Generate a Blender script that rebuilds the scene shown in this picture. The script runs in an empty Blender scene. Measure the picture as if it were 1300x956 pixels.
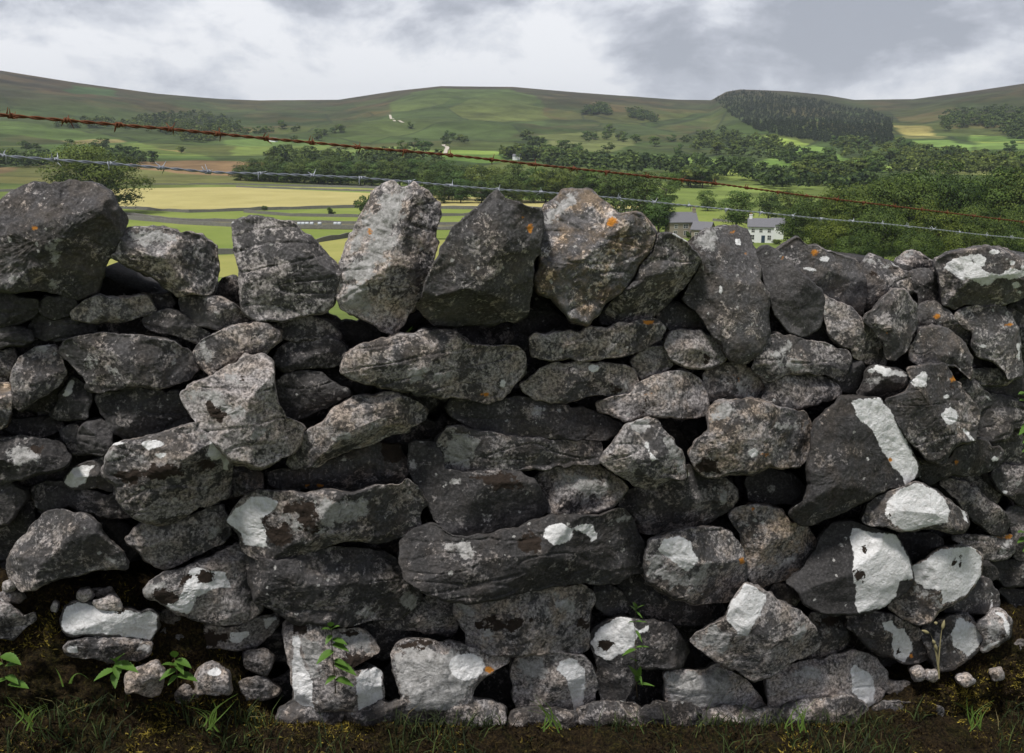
import bpy, math, random
import numpy as np
from mathutils import Vector, Matrix
R_ = math.radians
random.seed(7)
rng = np.random.default_rng(11)
scene = bpy.context.scene
COL = scene.collection

# ------------------------------------------------------------------ camera
ZC = 1.45
F_PX = 1264.0
PITCH = math.atan((478 - 175) / F_PX)
cam_d = bpy.data.cameras.new("camera")
cam_d.sensor_width = 36; cam_d.lens = 36 * F_PX / 1300
cam_d.clip_start = 0.05; cam_d.clip_end = 30000
cam = bpy.data.objects.new("camera", cam_d); COL.objects.link(cam)
cam.location = (0, 0, ZC); cam.rotation_euler = (math.pi / 2 - PITCH, 0, 0)
scene.camera = cam
scene.render.resolution_x = 1024; scene.render.resolution_y = 753

# ------------------------------------------------------------------ sky and sun
SUN_EL, SUN_AZ = 66, 222      # azimuth clockwise from +Y
w = bpy.data.worlds.new("World"); scene.world = w; w.use_nodes = True
nt = w.node_tree; nt.nodes.clear()
def N(nt, t, **k):
    n = nt.nodes.new(t)
    for a, b in k.items():
        if a.startswith('i_'):
            n.inputs[a[2:].replace('_', ' ')].default_value = b
        else: setattr(n, a, b)
    return n
def L(nt, a, b): nt.links.new(a, b)
def math_n(nt, op, a, b=None, c=None, clamp=False):
    n = nt.nodes.new('ShaderNodeMath'); n.operation = op; n.use_clamp = clamp
    for i, v in enumerate((a, b, c)):
        if v is None: continue
        if isinstance(v, (int, float)): n.inputs[i].default_value = v
        else: nt.links.new(v, n.inputs[i])
    return n.outputs[0]
def ramp(nt, fac, stops):
    n = nt.nodes.new('ShaderNodeValToRGB'); e = n.color_ramp.elements
    while len(e) < len(stops): e.new(0.5)
    for i, (p, c) in enumerate(stops):
        e[i].position = p
        e[i].color = (c, c, c, 1) if isinstance(c, (int, float)) else (*c, 1)
    nt.links.new(fac, n.inputs[0]); return n.outputs[0]
def mixc(nt, f, a, b, mode='MIX'):
    n = nt.nodes.new('ShaderNodeMix'); n.data_type = 'RGBA'; n.blend_type = mode
    for s, v in ((n.inputs[0], f), (n.inputs[6], a), (n.inputs[7], b)):
        if isinstance(v, (int, float)): s.default_value = v
        elif isinstance(v, tuple): s.default_value = (*v, 1)
        else: nt.links.new(v, s)
    return n.outputs[2]
def noise(nt, vec, scale, detail=6, rough=.55, dist=0, lac=2.0):
    n = nt.nodes.new('ShaderNodeTexNoise')
    n.inputs['Scale'].default_value = scale; n.inputs['Detail'].default_value = detail
    n.inputs['Roughness'].default_value = rough; n.inputs['Distortion'].default_value = dist
    n.inputs['Lacunarity'].default_value = lac
    if vec is not None: nt.links.new(vec, n.inputs['Vector'])
    return n.outputs['Fac']

sky = N(nt, 'ShaderNodeTexSky', sky_type='NISHITA', sun_disc=False)
sky.sun_elevation = R_(SUN_EL); sky.sun_rotation = R_(SUN_AZ)
tc = N(nt, 'ShaderNodeTexCoord')
sep = N(nt, 'ShaderNodeSeparateXYZ'); L(nt, tc.outputs['Generated'], sep.inputs[0])
mapv = N(nt, 'ShaderNodeMapping'); mapv.inputs['Scale'].default_value = (1, 1, 1.9); mapv.inputs['Location'].default_value = (.9, .2, .15)
L(nt, tc.outputs['Generated'], mapv.inputs[0])
c1 = noise(nt, mapv.outputs[0], 2.3, 3, .45, .25)
c2 = noise(nt, mapv.outputs[0], 6.5, 10, .60, .2)
cl = math_n(nt, 'ADD', math_n(nt, 'MULTIPLY', c1, .35), math_n(nt, 'MULTIPLY', c2, .65))
# thinner, brighter cloud towards the horizon; a heavier bank up to the right
zc = math_n(nt, 'MINIMUM', math_n(nt, 'MAXIMUM', sep.outputs[2], 0.), .3)
cl = math_n(nt, 'ADD', cl, math_n(nt, 'MULTIPLY', math_n(nt, 'SUBTRACT', .075, zc), .75))
cl = math_n(nt, 'ADD', cl, math_n(nt, 'MULTIPLY', math_n(nt, 'MULTIPLY', math_n(nt, 'MAXIMUM', sep.outputs[0], 0.), zc), -.7))
cloud = ramp(nt, cl, [(.40, (2.6, 2.75, 3.15)), (.45, (3.5, 3.65, 4.1)), (.49, (4.9, 5.05, 5.45)), (.54, (6.4, 6.45, 6.65))])
skymix = mixc(nt, .96, sky.outputs[0], cloud)
bg = N(nt, 'ShaderNodeBackground'); bg.inputs['Strength'].default_value = 0.1
L(nt, skymix, bg.inputs[0])
wo = N(nt, 'ShaderNodeOutputWorld'); L(nt, bg.outputs[0], wo.inputs[0])

sd = bpy.data.lights.new("sun", 'SUN'); sd.energy = 3.0; sd.angle = R_(10); sd.color = (1, .96, .9)
so = bpy.data.objects.new("sun", sd); COL.objects.link(so)
az, el = R_(SUN_AZ), R_(SUN_EL)
sdir = Vector((math.sin(az) * math.cos(el), math.cos(az) * math.cos(el), math.sin(el)))
so.rotation_euler = sdir.to_track_quat('Z', 'Y').to_euler(); so.location = sdir * 50
vs = scene.view_settings
vs.view_transform = 'Standard'; vs.look = 'None'; vs.gamma = 1; vs.use_curve_mapping = False
vs.exposure = 0.6
scene.cycles.max_bounces = 5; scene.cycles.diffuse_bounces = 3; scene.cycles.glossy_bounces = 2; scene.cycles.transmission_bounces = 2; scene.cycles.volume_bounces = 0

# ------------------------------------------------------------------ helpers
FW = np.array([0, math.cos(PITCH), -math.sin(PITCH)]); UP = np.array([0, math.sin(PITCH), math.cos(PITCH)])
RT = np.array([1., 0, 0]); CAM = np.array([0, 0, ZC])
def rays(p):
    p = np.atleast_2d(np.asarray(p, float))
    return ((p[:, :1] - 650) / F_PX) * RT - ((p[:, 1:2] - 478) / F_PX) * UP + FW
WM, WB, WY = 0.25, 0.08, 2.1           # yaw slope, batter, distance of the wall face
def on_wall(p, dz=0.0):
    d = rays(p)
    t = (WY + dz + WB * (ZC - .8)) / (d[:, 1] - WM * d[:, 0] - WB * d[:, 2])
    return CAM + d * t[:, None]

def tag(o, label=None, cat=None, group=None, kind=None):
    if label: o['label'] = label
    if cat: o['category'] = cat
    if group: o['group'] = group
    if kind: o['kind'] = kind
    return o
def link(o, parent=None):
    COL.objects.link(o)
    if parent is not None: o.parent = parent
    return o
def empty(name, loc=(0, 0, 0), rz=0):
    o = bpy.data.objects.new(name, None); o.empty_display_size = .1
    o.location = loc; o.rotation_euler = (0, 0, rz); return link(o)
def mesh_np(name, V, quads=None, tris=None, smooth=True, attrs=None):
    me = bpy.data.meshes.new(name)
    V = np.asarray(V, np.float32); me.vertices.add(len(V)); me.vertices.foreach_set('co', V.ravel())
    q = np.zeros((0, 4), int) if quads is None else np.asarray(quads, int).reshape(-1, 4)
    t = np.zeros((0, 3), int) if tris is None else np.asarray(tris, int).reshape(-1, 3)
    idx = np.concatenate([q.ravel(), t.ravel()]).astype(np.int32)
    me.loops.add(len(idx)); me.loops.foreach_set('vertex_index', idx)
    st = np.concatenate([np.arange(len(q)) * 4, len(q) * 4 + np.arange(len(t)) * 3]).astype(np.int32)
    me.polygons.add(len(q) + len(t)); me.polygons.foreach_set('loop_start', st)
    me.polygons.foreach_set('use_smooth', np.full(len(q) + len(t), bool(smooth)))
    if attrs:
        for k, a in attrs.items():
            a = np.asarray(a, np.float32)
            if a.ndim == 1:
                at = me.attributes.new(k, 'FLOAT', 'POINT'); at.data.foreach_set('value', a)
            else:
                if a.shape[1] == 3: a = np.concatenate([a, np.ones((len(a), 1), np.float32)], 1)
                at = me.attributes.new(k, 'FLOAT_COLOR', 'POINT'); at.data.foreach_set('color', a.ravel())
    me.update(calc_edges=True); me.validate()
    return me
def mobj(name, me, mat, parent=None, loc=(0, 0, 0)):
    o = bpy.data.objects.new(name, me); o.location = loc
    if mat and not me.materials: me.materials.append(mat)
    return link(o, parent)

# gradient noise in numpy
_perm = rng.permutation(256); _perm = np.concatenate([_perm, _perm, _perm])
_g = rng.normal(size=(256, 3)); _g /= np.linalg.norm(_g, axis=1)[:, None]
def pn(P):
    i = np.floor(P).astype(int); f = P - i; u = f * f * f * (f * (f * 6 - 15) + 10); i &= 255
    out = 0
    for dx in (0, 1):
        for dy in (0, 1):
            for dz in (0, 1):
                h = _perm[_perm[_perm[(i[:, 0] + dx) & 255] + ((i[:, 1] + dy) & 255)] + ((i[:, 2] + dz) & 255)]
                g = _g[h & 255]
                dd = f - np.array([dx, dy, dz])
                wgt = (u[:, 0] if dx else 1 - u[:, 0]) * (u[:, 1] if dy else 1 - u[:, 1]) * (u[:, 2] if dz else 1 - u[:, 2])
                out = out + wgt * (g * dd).sum(1)
    return out
def fbm(P, sc, octv=4, gain=.5, ridged=False):
    a, s, o = 1., sc, 0
    for k in range(octv):
        n = pn(P * s + k * 17.3)
        if ridged: n = .35 - np.abs(n)
        o = o + a * n; a *= gain; s *= 2.03
    return o

# simple mesh bucket
class MB:
    def __init__(s): s.v = []; s.f = []; s.n = 0
    def add(s, V, F):
        s.v.append(np.asarray(V, float)); s.f += [tuple(i + s.n for i in f) for f in F]; s.n += len(V)
    def box(s, x0, x1, y0, y1, z0, z1):
        s.add([(x0, y0, z0), (x1, y0, z0), (x1, y1, z0), (x0, y1, z0), (x0, y0, z1), (x1, y0, z1), (x1, y1, z1), (x0, y1, z1)],
              [(0, 3, 2, 1), (4, 5, 6, 7), (0, 1, 5, 4), (1, 2, 6, 5), (2, 3, 7, 6), (3, 0, 4, 7)])
    def tube(s, path, rad, k=6, cap=True):
        P = np.asarray(path, float); n = len(P)
        rad = np.full(n, rad) if np.isscalar(rad) else np.asarray(rad)
        T = np.gradient(P, axis=0); T /= np.linalg.norm(T, axis=1)[:, None] + 1e-12
        ref = np.array([0, 0, 1.]) if abs(T[0][2]) < .8 else np.array([1., 0, 0])
        A = np.cross(T, ref); A /= np.linalg.norm(A, axis=1)[:, None] + 1e-12
        B = np.cross(T, A)
        th = np.arange(k) / k * 2 * math.pi
        V = (P[:, None] + rad[:, None, None] * (np.cos(th)[None, :, None] * A[:, None] + np.sin(th)[None, :, None] * B[:, None])).reshape(-1, 3)
        F = [(i * k + j, i * k + (j + 1) % k, (i + 1) * k + (j + 1) % k, (i + 1) * k + j) for i in range(n - 1) for j in range(k)]
        if cap: F += [tuple(range(k))[::-1], tuple((n - 1) * k + j for j in range(k))]
        s.add(V, F)
    def build(s, name, mat, parent=None, loc=(0, 0, 0), smooth=False, attrs=None):
        me = bpy.data.meshes.new(name)
        me.from_pydata(np.concatenate(s.v).tolist(), [], s.f)
        me.polygons.foreach_set('use_smooth', [smooth] * len(me.polygons)); me.update()
        return mobj(name, me, mat, parent, loc)

# ------------------------------------------------------------------ materials
def new_mat(name):
    m = bpy.data.materials.new(name); m.use_nodes = True
    b = m.node_tree.nodes['Principled BSDF']; b.inputs['Roughness'].default_value = .85
    b.inputs['Specular IOR Level'].default_value = .3
    return m, m.node_tree, b
def attr(nt, name, what='Fac'):
    n = nt.nodes.new('ShaderNodeAttribute'); n.attribute_name = name; return n.outputs[what]
def plain(name, c, rough=.8, var=.25, sc=3, metal=0, bump=0):
    m, nt, b = new_mat(name); b.inputs['Roughness'].default_value = rough; b.inputs['Metallic'].default_value = metal
    t = N(nt, 'ShaderNodeTexCoord')
    n = noise(nt, t.outputs['Object'], sc, 6, .6)
    L(nt, mixc(nt, n, tuple(x * (1 - var) for x in c), tuple(min(1, x * (1 + var)) for x in c)), b.inputs['Base Color'])
    if bump:
        bm = N(nt, 'ShaderNodeBump'); bm.inputs['Distance'].default_value = bump
        L(nt, n, bm.inputs['Height']); L(nt, bm.outputs[0], b.inputs['Normal'])
    return m

def rock_material():
    m, nt, b = new_mat("limestone")
    t = N(nt, 'ShaderNodeTexCoord'); oi = N(nt, 'ShaderNodeObjectInfo')
    off = N(nt, 'ShaderNodeVectorMath', operation='SCALE'); L(nt, oi.outputs['Random'], off.inputs['Scale'])
    off.inputs[0].default_value = (37, 61, 23)
    va = N(nt, 'ShaderNodeVectorMath', operation='ADD'); L(nt, t.outputs['Object'], va.inputs[0]); L(nt, off.outputs[0], va.inputs[1])
    V = va.outputs[0]
    tone, warm, crust = attr(nt, 'tone'), attr(nt, 'warm'), attr(nt, 'crust')
    n1 = noise(nt, V, 11, 8, .62, .3)
    n2 = noise(nt, V, 42, 9, .72, .5)
    n3 = noise(nt, V, 160, 6, .7)
    n4 = noise(nt, V, 13, 5, .6)
    base = ramp(nt, n1, [(.28, .024), (.5, .052), (.72, .11)])
    base = mixc(nt, math_n(nt, 'MULTIPLY', n3, .6), base, ramp(nt, n3, [(.38, .012), (.5, .062), (.62, .19)]))
    # pale grey lichen crust
    cm = math_n(nt, 'ADD', math_n(nt, 'ADD', math_n(nt, 'MULTIPLY', n2, .55), math_n(nt, 'MULTIPLY', n4, .43)), math_n(nt, 'MULTIPLY', n3, .16))
    cm = math_n(nt, 'ADD', cm, math_n(nt, 'MULTIPLY', math_n(nt, 'SUBTRACT', crust, .5), .30))
    cf = ramp(nt, cm, [(.595, 0.), (.618, .75), (.68, 1.)])
    crc = ramp(nt, n3, [(.36, (.065, .063, .060)), (.5, (.215, .208, .20)), (.63, (.40, .39, .375))])
    c = mixc(nt, cf, base, crc)
    # warm ochre-brown weathering
    wn = noise(nt, V, 17, 7, .68, .2)
    wf = math_n(nt, 'MULTIPLY', ramp(nt, wn, [(.44, 0.), (.6, 1.)]), warm)
    c = mixc(nt, wf, c, mixc(nt, 1., c, (1.26, 1.0, .70), 'MULTIPLY'))
    c = mixc(nt, 1., c, (1.0, .955, .985), 'MULTIPLY')
    # dark algae stains
    dn = noise(nt, V, 23, 6, .7, .6)
    c = mixc(nt, ramp(nt, dn, [(.585, 0.), (.66, .72)]), c, (.018, .017, .017))
    tn = N(nt, 'ShaderNodeVectorMath', operation='SCALE'); L(nt, c, tn.inputs[0]); L(nt, tone, tn.inputs['Scale'])
    c = tn.outputs[0]
    vd = N(nt, 'ShaderNodeTexVoronoi'); vd.inputs['Scale'].default_value = 62; vd.inputs['Randomness'].default_value = 1
    dv = N(nt, 'ShaderNodeVectorMath', operation='ADD'); L(nt, V, dv.inputs[0])
    nd = N(nt, 'ShaderNodeTexNoise'); nd.inputs['Scale'].default_value = 120; L(nt, V, nd.inputs['Vector'])
    sn = N(nt, 'ShaderNodeVectorMath', operation='SCALE'); L(nt, nd.outputs['Color'], sn.inputs[0]); sn.inputs['Scale'].default_value = .012; L(nt, sn.outputs[0], dv.inputs[1]); L(nt, dv.outputs[0], vd.inputs['Vector'])
    sp_ = N(nt, 'ShaderNodeSeparateColor'); L(nt, vd.outputs['Color'], sp_.inputs[0])
    rad_ = math_n(nt, 'MULTIPLY', math_n(nt, 'SUBTRACT', sp_.outputs[0], .80), 1.6)
    df = math_n(nt, 'MULTIPLY', math_n(nt, 'SUBTRACT', rad_, vd.outputs['Distance']), 14., clamp=True)
    c = mixc(nt, math_n(nt, 'MULTIPLY', df, .8), c, (.36, .355, .345))
    # traced patches of lichen, moss and painted hollow shade: signed distance in millimetres, frayed by noise
    PN = noise(nt, V, 21, 4, .6)
    def patch(name, col, amp, soft):
        nonlocal c
        s = attr(nt, name)
        f0 = math_n(nt, 'ADD', s, math_n(nt, 'MULTIPLY', math_n(nt, 'SUBTRACT', noise(nt, V, 55, 8, .72, .3), .5), amp))
        f0 = math_n(nt, 'ADD', f0, math_n(nt, 'MULTIPLY', math_n(nt, 'SUBTRACT', PN, .5), amp * .8))
        f0 = math_n(nt, 'DIVIDE', f0, soft, clamp=True)
        c = mixc(nt, f0, c, col); return f0
    pn2 = noise(nt, V, 75, 8, .75, .4)
    pale = ramp(nt, pn2, [(.32, (.10, .095, .09)), (.46, (.26, .255, .25)), (.66, (.46, .45, .45))])
    patch('pale', pale, 75., 6.)
    wcol = ramp(nt, noise(nt, V, 95, 9, .74, .8), [(.30, (.28, .27, .26)), (.37, (.54, .53, .53)), (.56, (.69, .69, .70)), (.75, (.76, .76, .78))])
    wf2 = patch('white', wcol, 17., 1.6)
    patch('moss', mixc(nt, n3, (.008, .006, .005), (.04, .026, .018)), 70., 2.)  # moss growth, and also the dark of hollows painted on as colour
    patch('orange', mixc(nt, n3, (.30, .10, .012), (.62, .27, .04)), 24., 3.)
    L(nt, c, b.inputs['Base Color'])
    b.inputs['Roughness'].default_value = .88
    # relief
    vo = N(nt, 'ShaderNodeTexVoronoi'); vo.inputs['Scale'].default_value = 85; L(nt, V, vo.inputs['Vector'])
    pits = ramp(nt, vo.outputs['Distance'], [(0.05, 0.), (.34, 1.)])
    wv = N(nt, 'ShaderNodeTexNoise'); wv.inputs['Scale'].default_value = 20
    hsum = math_n(nt, 'ADD', math_n(nt, 'MULTIPLY', n2, 1.0), math_n(nt, 'MULTIPLY', n3, .55))
    hsum = math_n(nt, 'ADD', hsum, math_n(nt, 'MULTIPLY', n1, .9))
    hsum = math_n(nt, 'ADD', hsum, math_n(nt, 'MULTIPLY', pits, .12))
    hsum = math_n(nt, 'ADD', hsum, math_n(nt, 'MULTIPLY', wf2, .12))
    bm = N(nt, 'ShaderNodeBump'); bm.inputs['Strength'].default_value = .9; bm.inputs['Distance'].default_value = .0065
    L(nt, hsum, bm.inputs['Height']); L(nt, bm.outputs[0], b.inputs['Normal'])
    return m
ROCK = rock_material()
# ------------------------------------------------------------------ terrain
def px_dir(px, py):
    d = rays([[px, py]])[0]; return math.atan2(d[0], d[1]), d[2] / math.hypot(d[0], d[1])
RIDGE = [(-500, 70), (-200, 72), (0, 87), (50, 95), (100, 103), (150, 110), (200, 117), (280, 124), (330, 126), (430, 125), (500, 114), (560, 107), (650, 108),
         (740, 116), (860, 125), (903, 126), (922, 115), (940, 112), (1000, 114), (1050, 119), (1085, 125), (1160, 124), (1220, 116), (1300, 104), (1500, 92), (1800, 110)]
_ra = [px_dir(*p) for p in RIDGE]
RA = np.array([a for a, _ in _ra]); RE = np.array([e for _, e in _ra])
VF = -28.0
def ground_z(X, Y):
    X = np.atleast_1d(np.asarray(X, float)); Y = np.atleast_1d(np.asarray(Y, float))
    r = np.hypot(X, Y) + 1e-6; a = np.arctan2(X, Y)
    zr = ZC + np.interp(a, RA, RE) * 2800
    k = zr + 22
    rc = [0, 3.4, 9, 200, 230, 640, 900, 1300, 1800, 2300, 2800, 3500, 6500, 12000]
    z = np.zeros_like(r)
    tab = np.stack([np.full_like(r, v) if np.isscalar(v) else v for v in
                    [-.30, -.10, -.8, VF + .4, VF, VF, -22. + 0 * r, -22 + .11 * k, -22 + .33 * k, -22 + .68 * k, zr, zr - 12, zr - 60, zr - 200]])
    # smooth the radial profile with a small log-space average
    for s_, wgt in ((-.05, .25), (0, .5), (.05, .25)):
        rr = r * (1 + s_ * np.clip((r - 700) / 400, 0, 1))
        j = np.clip(np.searchsorted(rc, rr) - 1, 0, len(rc) - 2)
        rcn = np.array(rc, float); t = (rr - rcn[j]) / (rcn[j + 1] - rcn[j]); t = np.clip(t, 0, 1)
        ii = np.arange(len(r)); z += wgt * (tab[j, ii] * (1 - t) + tab[j + 1, ii] * t)
    P = np.stack([X, Y, 0 * X], 1)
    amp = np.clip((r - 750) / 900, 0, 1) * np.clip((2790 - r) / 500, .06, 1)
    z += amp * 26 * fbm(P, 1 / 420., 4, .45) + amp * 5 * fbm(P, 1 / 90., 3, .5)
    side = np.clip((np.abs(a) - 1.2) / .5, 0, 1)     # behind the camera: a level field
    z = z * (1 - side) + side * -.3
    return z
def inside(P, poly):
    x, y = P[:, 0], P[:, 1]; c = np.zeros(len(P), bool); n = len(poly)
    for i in range(n):
        x0, y0 = poly[i]; x1, y1 = poly[(i + 1) % n]
        if y0 == y1: continue
        c ^= ((y0 > y) != (y1 > y)) & (x < (x1 - x0) * (y - y0) / (y1 - y0) + x0)
    return c
def sdist(P, poly):
    """signed distance, positive inside"""
    poly = np.asarray(poly, float); d = np.full(len(P), 1e9)
    for i in range(len(poly)):
        a, b = poly[i], poly[(i + 1) % len(poly)]; ab = b - a
        t = np.clip(((P - a) @ ab) / (ab @ ab + 1e-9), 0, 1)
        d = np.minimum(d, np.hypot(*(P - a - t[:, None] * ab).T))
    return np.where(inside(P, poly), d, -d)

azs = np.concatenate([np.linspace(-math.pi, -R_(50), 30), np.linspace(-R_(49), -R_(31), 36), np.linspace(-R_(30.5), R_(30.5), 560), np.linspace(R_(31), R_(49), 36), np.linspace(R_(50), math.pi, 30)])
rs = np.concatenate([[.3, 1, 2, 3.4, 5, 7, 9, 14, 22, 35, 55, 80, 120, 160], np.linspace(200, 640, 120), np.linspace(646, 2900, 340), np.geomspace(2960, 12000, 20)])
AZ, RR = np.meshgrid(azs, rs, indexing='ij')
TX, TY = (RR * np.sin(AZ)).ravel(), (RR * np.cos(AZ)).ravel()
TZ = ground_z(TX, TY)
GZ = TZ.reshape(len(azs), len(rs))
def on_ground(px, py, r0=200., r1=3600., n=0):
    """where the line of sight through a pixel meets the terrain sheet"""
    d = rays([[px, py]])[0]; h = math.hypot(d[0], d[1]); a = math.atan2(d[0], d[1])
    f = np.interp(a, azs, np.arange(len(azs))); i = int(min(f, len(azs) - 2)); f -= i
    col_ = GZ[i] * (1 - f) + GZ[i + 1] * f
    gap = ZC + d[2] / h * rs - col_
    k = np.where((gap < 0) & (rs >= r0))[0]
    if len(k) == 0: return None
    k = k[0]; t_ = gap[k - 1] / (gap[k - 1] - gap[k]); r = rs[k - 1] + (rs[k] - rs[k - 1]) * t_
    return CAM + d * (r / h)
P2 = np.stack([TX, TY], 1); P3 = np.stack([TX, TY, 0 * TX], 1)
rflat = RR.ravel()
hn = fbm(P3, 1 / 260., 5, .6); hn2 = fbm(P3 + 500, 1 / 700., 3, .5)
hf = np.clip((TZ + 20) / 140 + hn * .35, 0, 1)[:, None]
low = np.array([.052, .076, .022]); mid = np.array([.040, .050, .019]); top = np.array([.042, .037, .022])
C = low * np.clip(1 - hf * 2, 0, 1) + mid * (1 - np.abs(hf * 2 - 1).clip(0, 1)) + top * np.clip(hf * 2 - 1, 0, 1)
# bracken and heather blotches
bl = np.clip((fbm(P3 + 90, 1 / 150., 4, .6) - .06) * 4, 0, 1)[:, None] * np.clip((rflat - 1000) / 500, 0, 1)[:, None]
C = C * (1 - bl * .45) + bl * .45 * np.array([.085, .060, .030])
gr = np.clip((fbm(P3 * [1, .6, 1] + 900, 1 / 240., 4, .55) - .02) * 4, 0, 1)[:, None] * np.clip((rflat - 800) / 300, 0, 1)[:, None] * np.clip(1.3 - hf * 1.5, 0, 1)
C = C * (1 - gr * .7) + gr * .7 * np.array([.050, .080, .023])
PAINT = [
 ([(65, 158), (140, 176), (235, 192), (250, 200), (150, 190), (70, 172)], (.24, .20, .085)),
 ([(-60, 150), (60, 158), (150, 176), (60, 176), (-60, 170)], (.075, .11, .03)),
 ([(160, 206), (250, 204), (330, 207), (335, 221), (240, 224), (165, 222)], (.21, .135, .07)),
 ([(-60, 213), (90, 212), (150, 214), (100, 222), (-60, 224)], (.17, .12, .06)),
 ([(175, 180), (250, 197), (265, 203), (180, 200), (60, 196), (60, 184)], (.09, .14, .035)),
 ([(280, 178), (380, 176), (430, 182), (420, 196), (300, 197)], (.10, .15, .04)),
 ([(435, 190), (520, 186), (560, 195), (520, 200), (440, 200)], (.10, .15, .04)),
 ([(560, 190), (640, 192), (655, 203), (620, 208), (570, 202)], (.13, .20, .045)),
 ([(690, 172), (770, 168), (810, 180), (790, 196), (690, 196)], (.115, .125, .045)),
 ([(800, 196), (860, 190), (870, 208), (820, 216), (790, 208)], (.11, .16, .045)),
 ([(955, 170), (1010, 178), (1070, 190), (1062, 200), (1140, 214), (1110, 224), (1040, 216), (985, 205), (960, 190)], (.13, .20, .045)),
 ([(862, 192), (905, 200), (960, 212), (960, 232), (905, 228), (862, 212)], (.14, .19, .045)),
 ([(862, 226), (925, 233), (915, 254), (862, 252)], (.20, .24, .06)),
 ([(1138, 160), (1190, 160), (1195, 176), (1138, 176)], (.17, .165, .06)),
 ([(1136, 178), (1200, 178), (1235, 184), (1225, 203), (1180, 198), (1140, 190)], (.13, .20, .05)),
 ([(1240, 172), (1300, 178), (1330, 190), (1240, 190)], (.12, .18, .045)),
 ([(1150, 210), (1330, 214), (1330, 224), (1140, 220)], (.14, .17, .06)),
 ([(520, 118), (650, 112), (700, 150), (640, 175), (520, 178), (440, 172)], (.062, .088, .028)),
 ([(90, 108), (150, 114), (140, 122), (90, 118)], (.05, .085, .03)),
 ([(60, 205), (300, 226), (480, 233), (600, 246), (160, 238), (-60, 230)], (.12, .125, .042)),
]
def poly_ground(poly):
    out = []
    for p in poly:
        g = on_ground(*p)
        if g is None: g = on_ground(p[0], p[1] + 8)
        out.append((g[0], g[1]))
    return out
for poly, c in PAINT:
    sdv = sdist(P2, poly_ground(poly)) + hn * 30
    f_ = np.clip(sdv / 6 + .5, 0, 1)[:, None]
    C = C * (1 - f_) + f_ * np.array(c) * (1.12 if poly[0][0] > 680 else .9)
near = np.clip((700 - rflat) / 60, 0, 1)[:, None]
C = C * (1 - near) + near * np.array([.125, .165, .04])
na, nr = len(azs), len(rs)
ii, jj = np.meshgrid(np.arange(na - 1), np.arange(nr - 1), indexing='ij')
q = np.stack([ii * nr + jj, ii * nr + jj + 1, (ii + 1) * nr + jj + 1, (ii + 1) * nr + jj], -1).reshape(-1, 4)[:, ::-1]
center = len(TX); V = np.concatenate([np.stack([TX, TY, TZ], 1), [[0, 0, -.3]]])
tr = [(center, i * nr, (i + 1) * nr) for i in range(na - 1)]
tr = [(a, c, b) for a, b, c in tr]
me = mesh_np("ground", V, q, tr, True, {'col': np.concatenate([C * .82, [[.05, .06, .02]]]), 'far': np.concatenate([np.clip((rflat - 640) / 200, 0, 1), [0]])})
m, nt, b = new_mat("pasture_and_moor")
t = N(nt, 'ShaderNodeTexCoord'); colr = attr(nt, 'col', 'Color'); far = attr(nt, 'far')
nA = noise(nt, t.outputs['Object'], .02, 8, .65); nB = noise(nt, t.outputs['Object'], .35, 7, .7)
mul = math_n(nt, 'ADD', math_n(nt, 'MULTIPLY', nA, 2.0), math_n(nt, 'MULTIPLY', nB, .7))
mul = math_n(nt, 'MULTIPLY', mul, math_n(nt, 'ADD', .62, math_n(nt, 'MULTIPLY', ramp(nt, noise(nt, t.outputs['Object'], .009, 9, .75, .6), [(.38, 0.), (.62, 1.)]), .62)))
sc = N(nt, 'ShaderNodeVectorMath', operation='SCALE'); L(nt, colr, sc.inputs[0]); L(nt, mul, sc.inputs['Scale'])
# hedge and wall lines dividing the hill into fields
vo = N(nt, 'ShaderNodeTexVoronoi', feature='DISTANCE_TO_EDGE'); vo.inputs['Scale'].default_value = .0052
mp = N(nt, 'ShaderNodeMapping'); mp.inputs['Rotation'].default_value = (0, 0, .5); mp.inputs['Scale'].default_value = (1, .6, 0)
L(nt, t.outputs['Object'], mp.inputs[0]); L(nt, mp.outputs[0], vo.inputs['Vector'])
sepz = N(nt, 'ShaderNodeSeparateXYZ'); L(nt, t.outputs['Object'], sepz.inputs[0])
lowm = math_n(nt, 'MULTIPLY', ramp(nt, math_n(nt, 'DIVIDE', sepz.outputs[2], 120.), [(.35, 1.), (.8, 0.)]), far)
ln = math_n(nt, 'MULTIPLY', ramp(nt, vo.outputs[0], [(.006, 1.), (.013, 0.)]), math_n(nt, 'MULTIPLY', lowm, .7))
vc = N(nt, 'ShaderNodeTexVoronoi', feature='F1'); vc.inputs['Scale'].default_value = .0052; L(nt, mp.outputs[0], vc.inputs['Vector'])
sv = N(nt, 'ShaderNodeSeparateColor'); L(nt, vc.outputs['Color'], sv.inputs[0])
fieldc = mixc(nt, 1., sc.outputs[0], ramp(nt, sv.outputs[0], [(0., (.72, .8, .7)), (.5, (1, 1, 1)), (1., (1.55, 1.3, 1.15))]), 'MULTIPLY')
c = mixc(nt, lowm, sc.outputs[0], fieldc)
c = mixc(nt, ln, c, (.022, .030, .014))
L(nt, c, b.inputs['Base Color']); b.inputs['Roughness'].default_value = .95; b.inputs['Specular IOR Level'].default_value = .1
GROUND = tag(mobj("ground", me, m), kind='structure')

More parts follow.
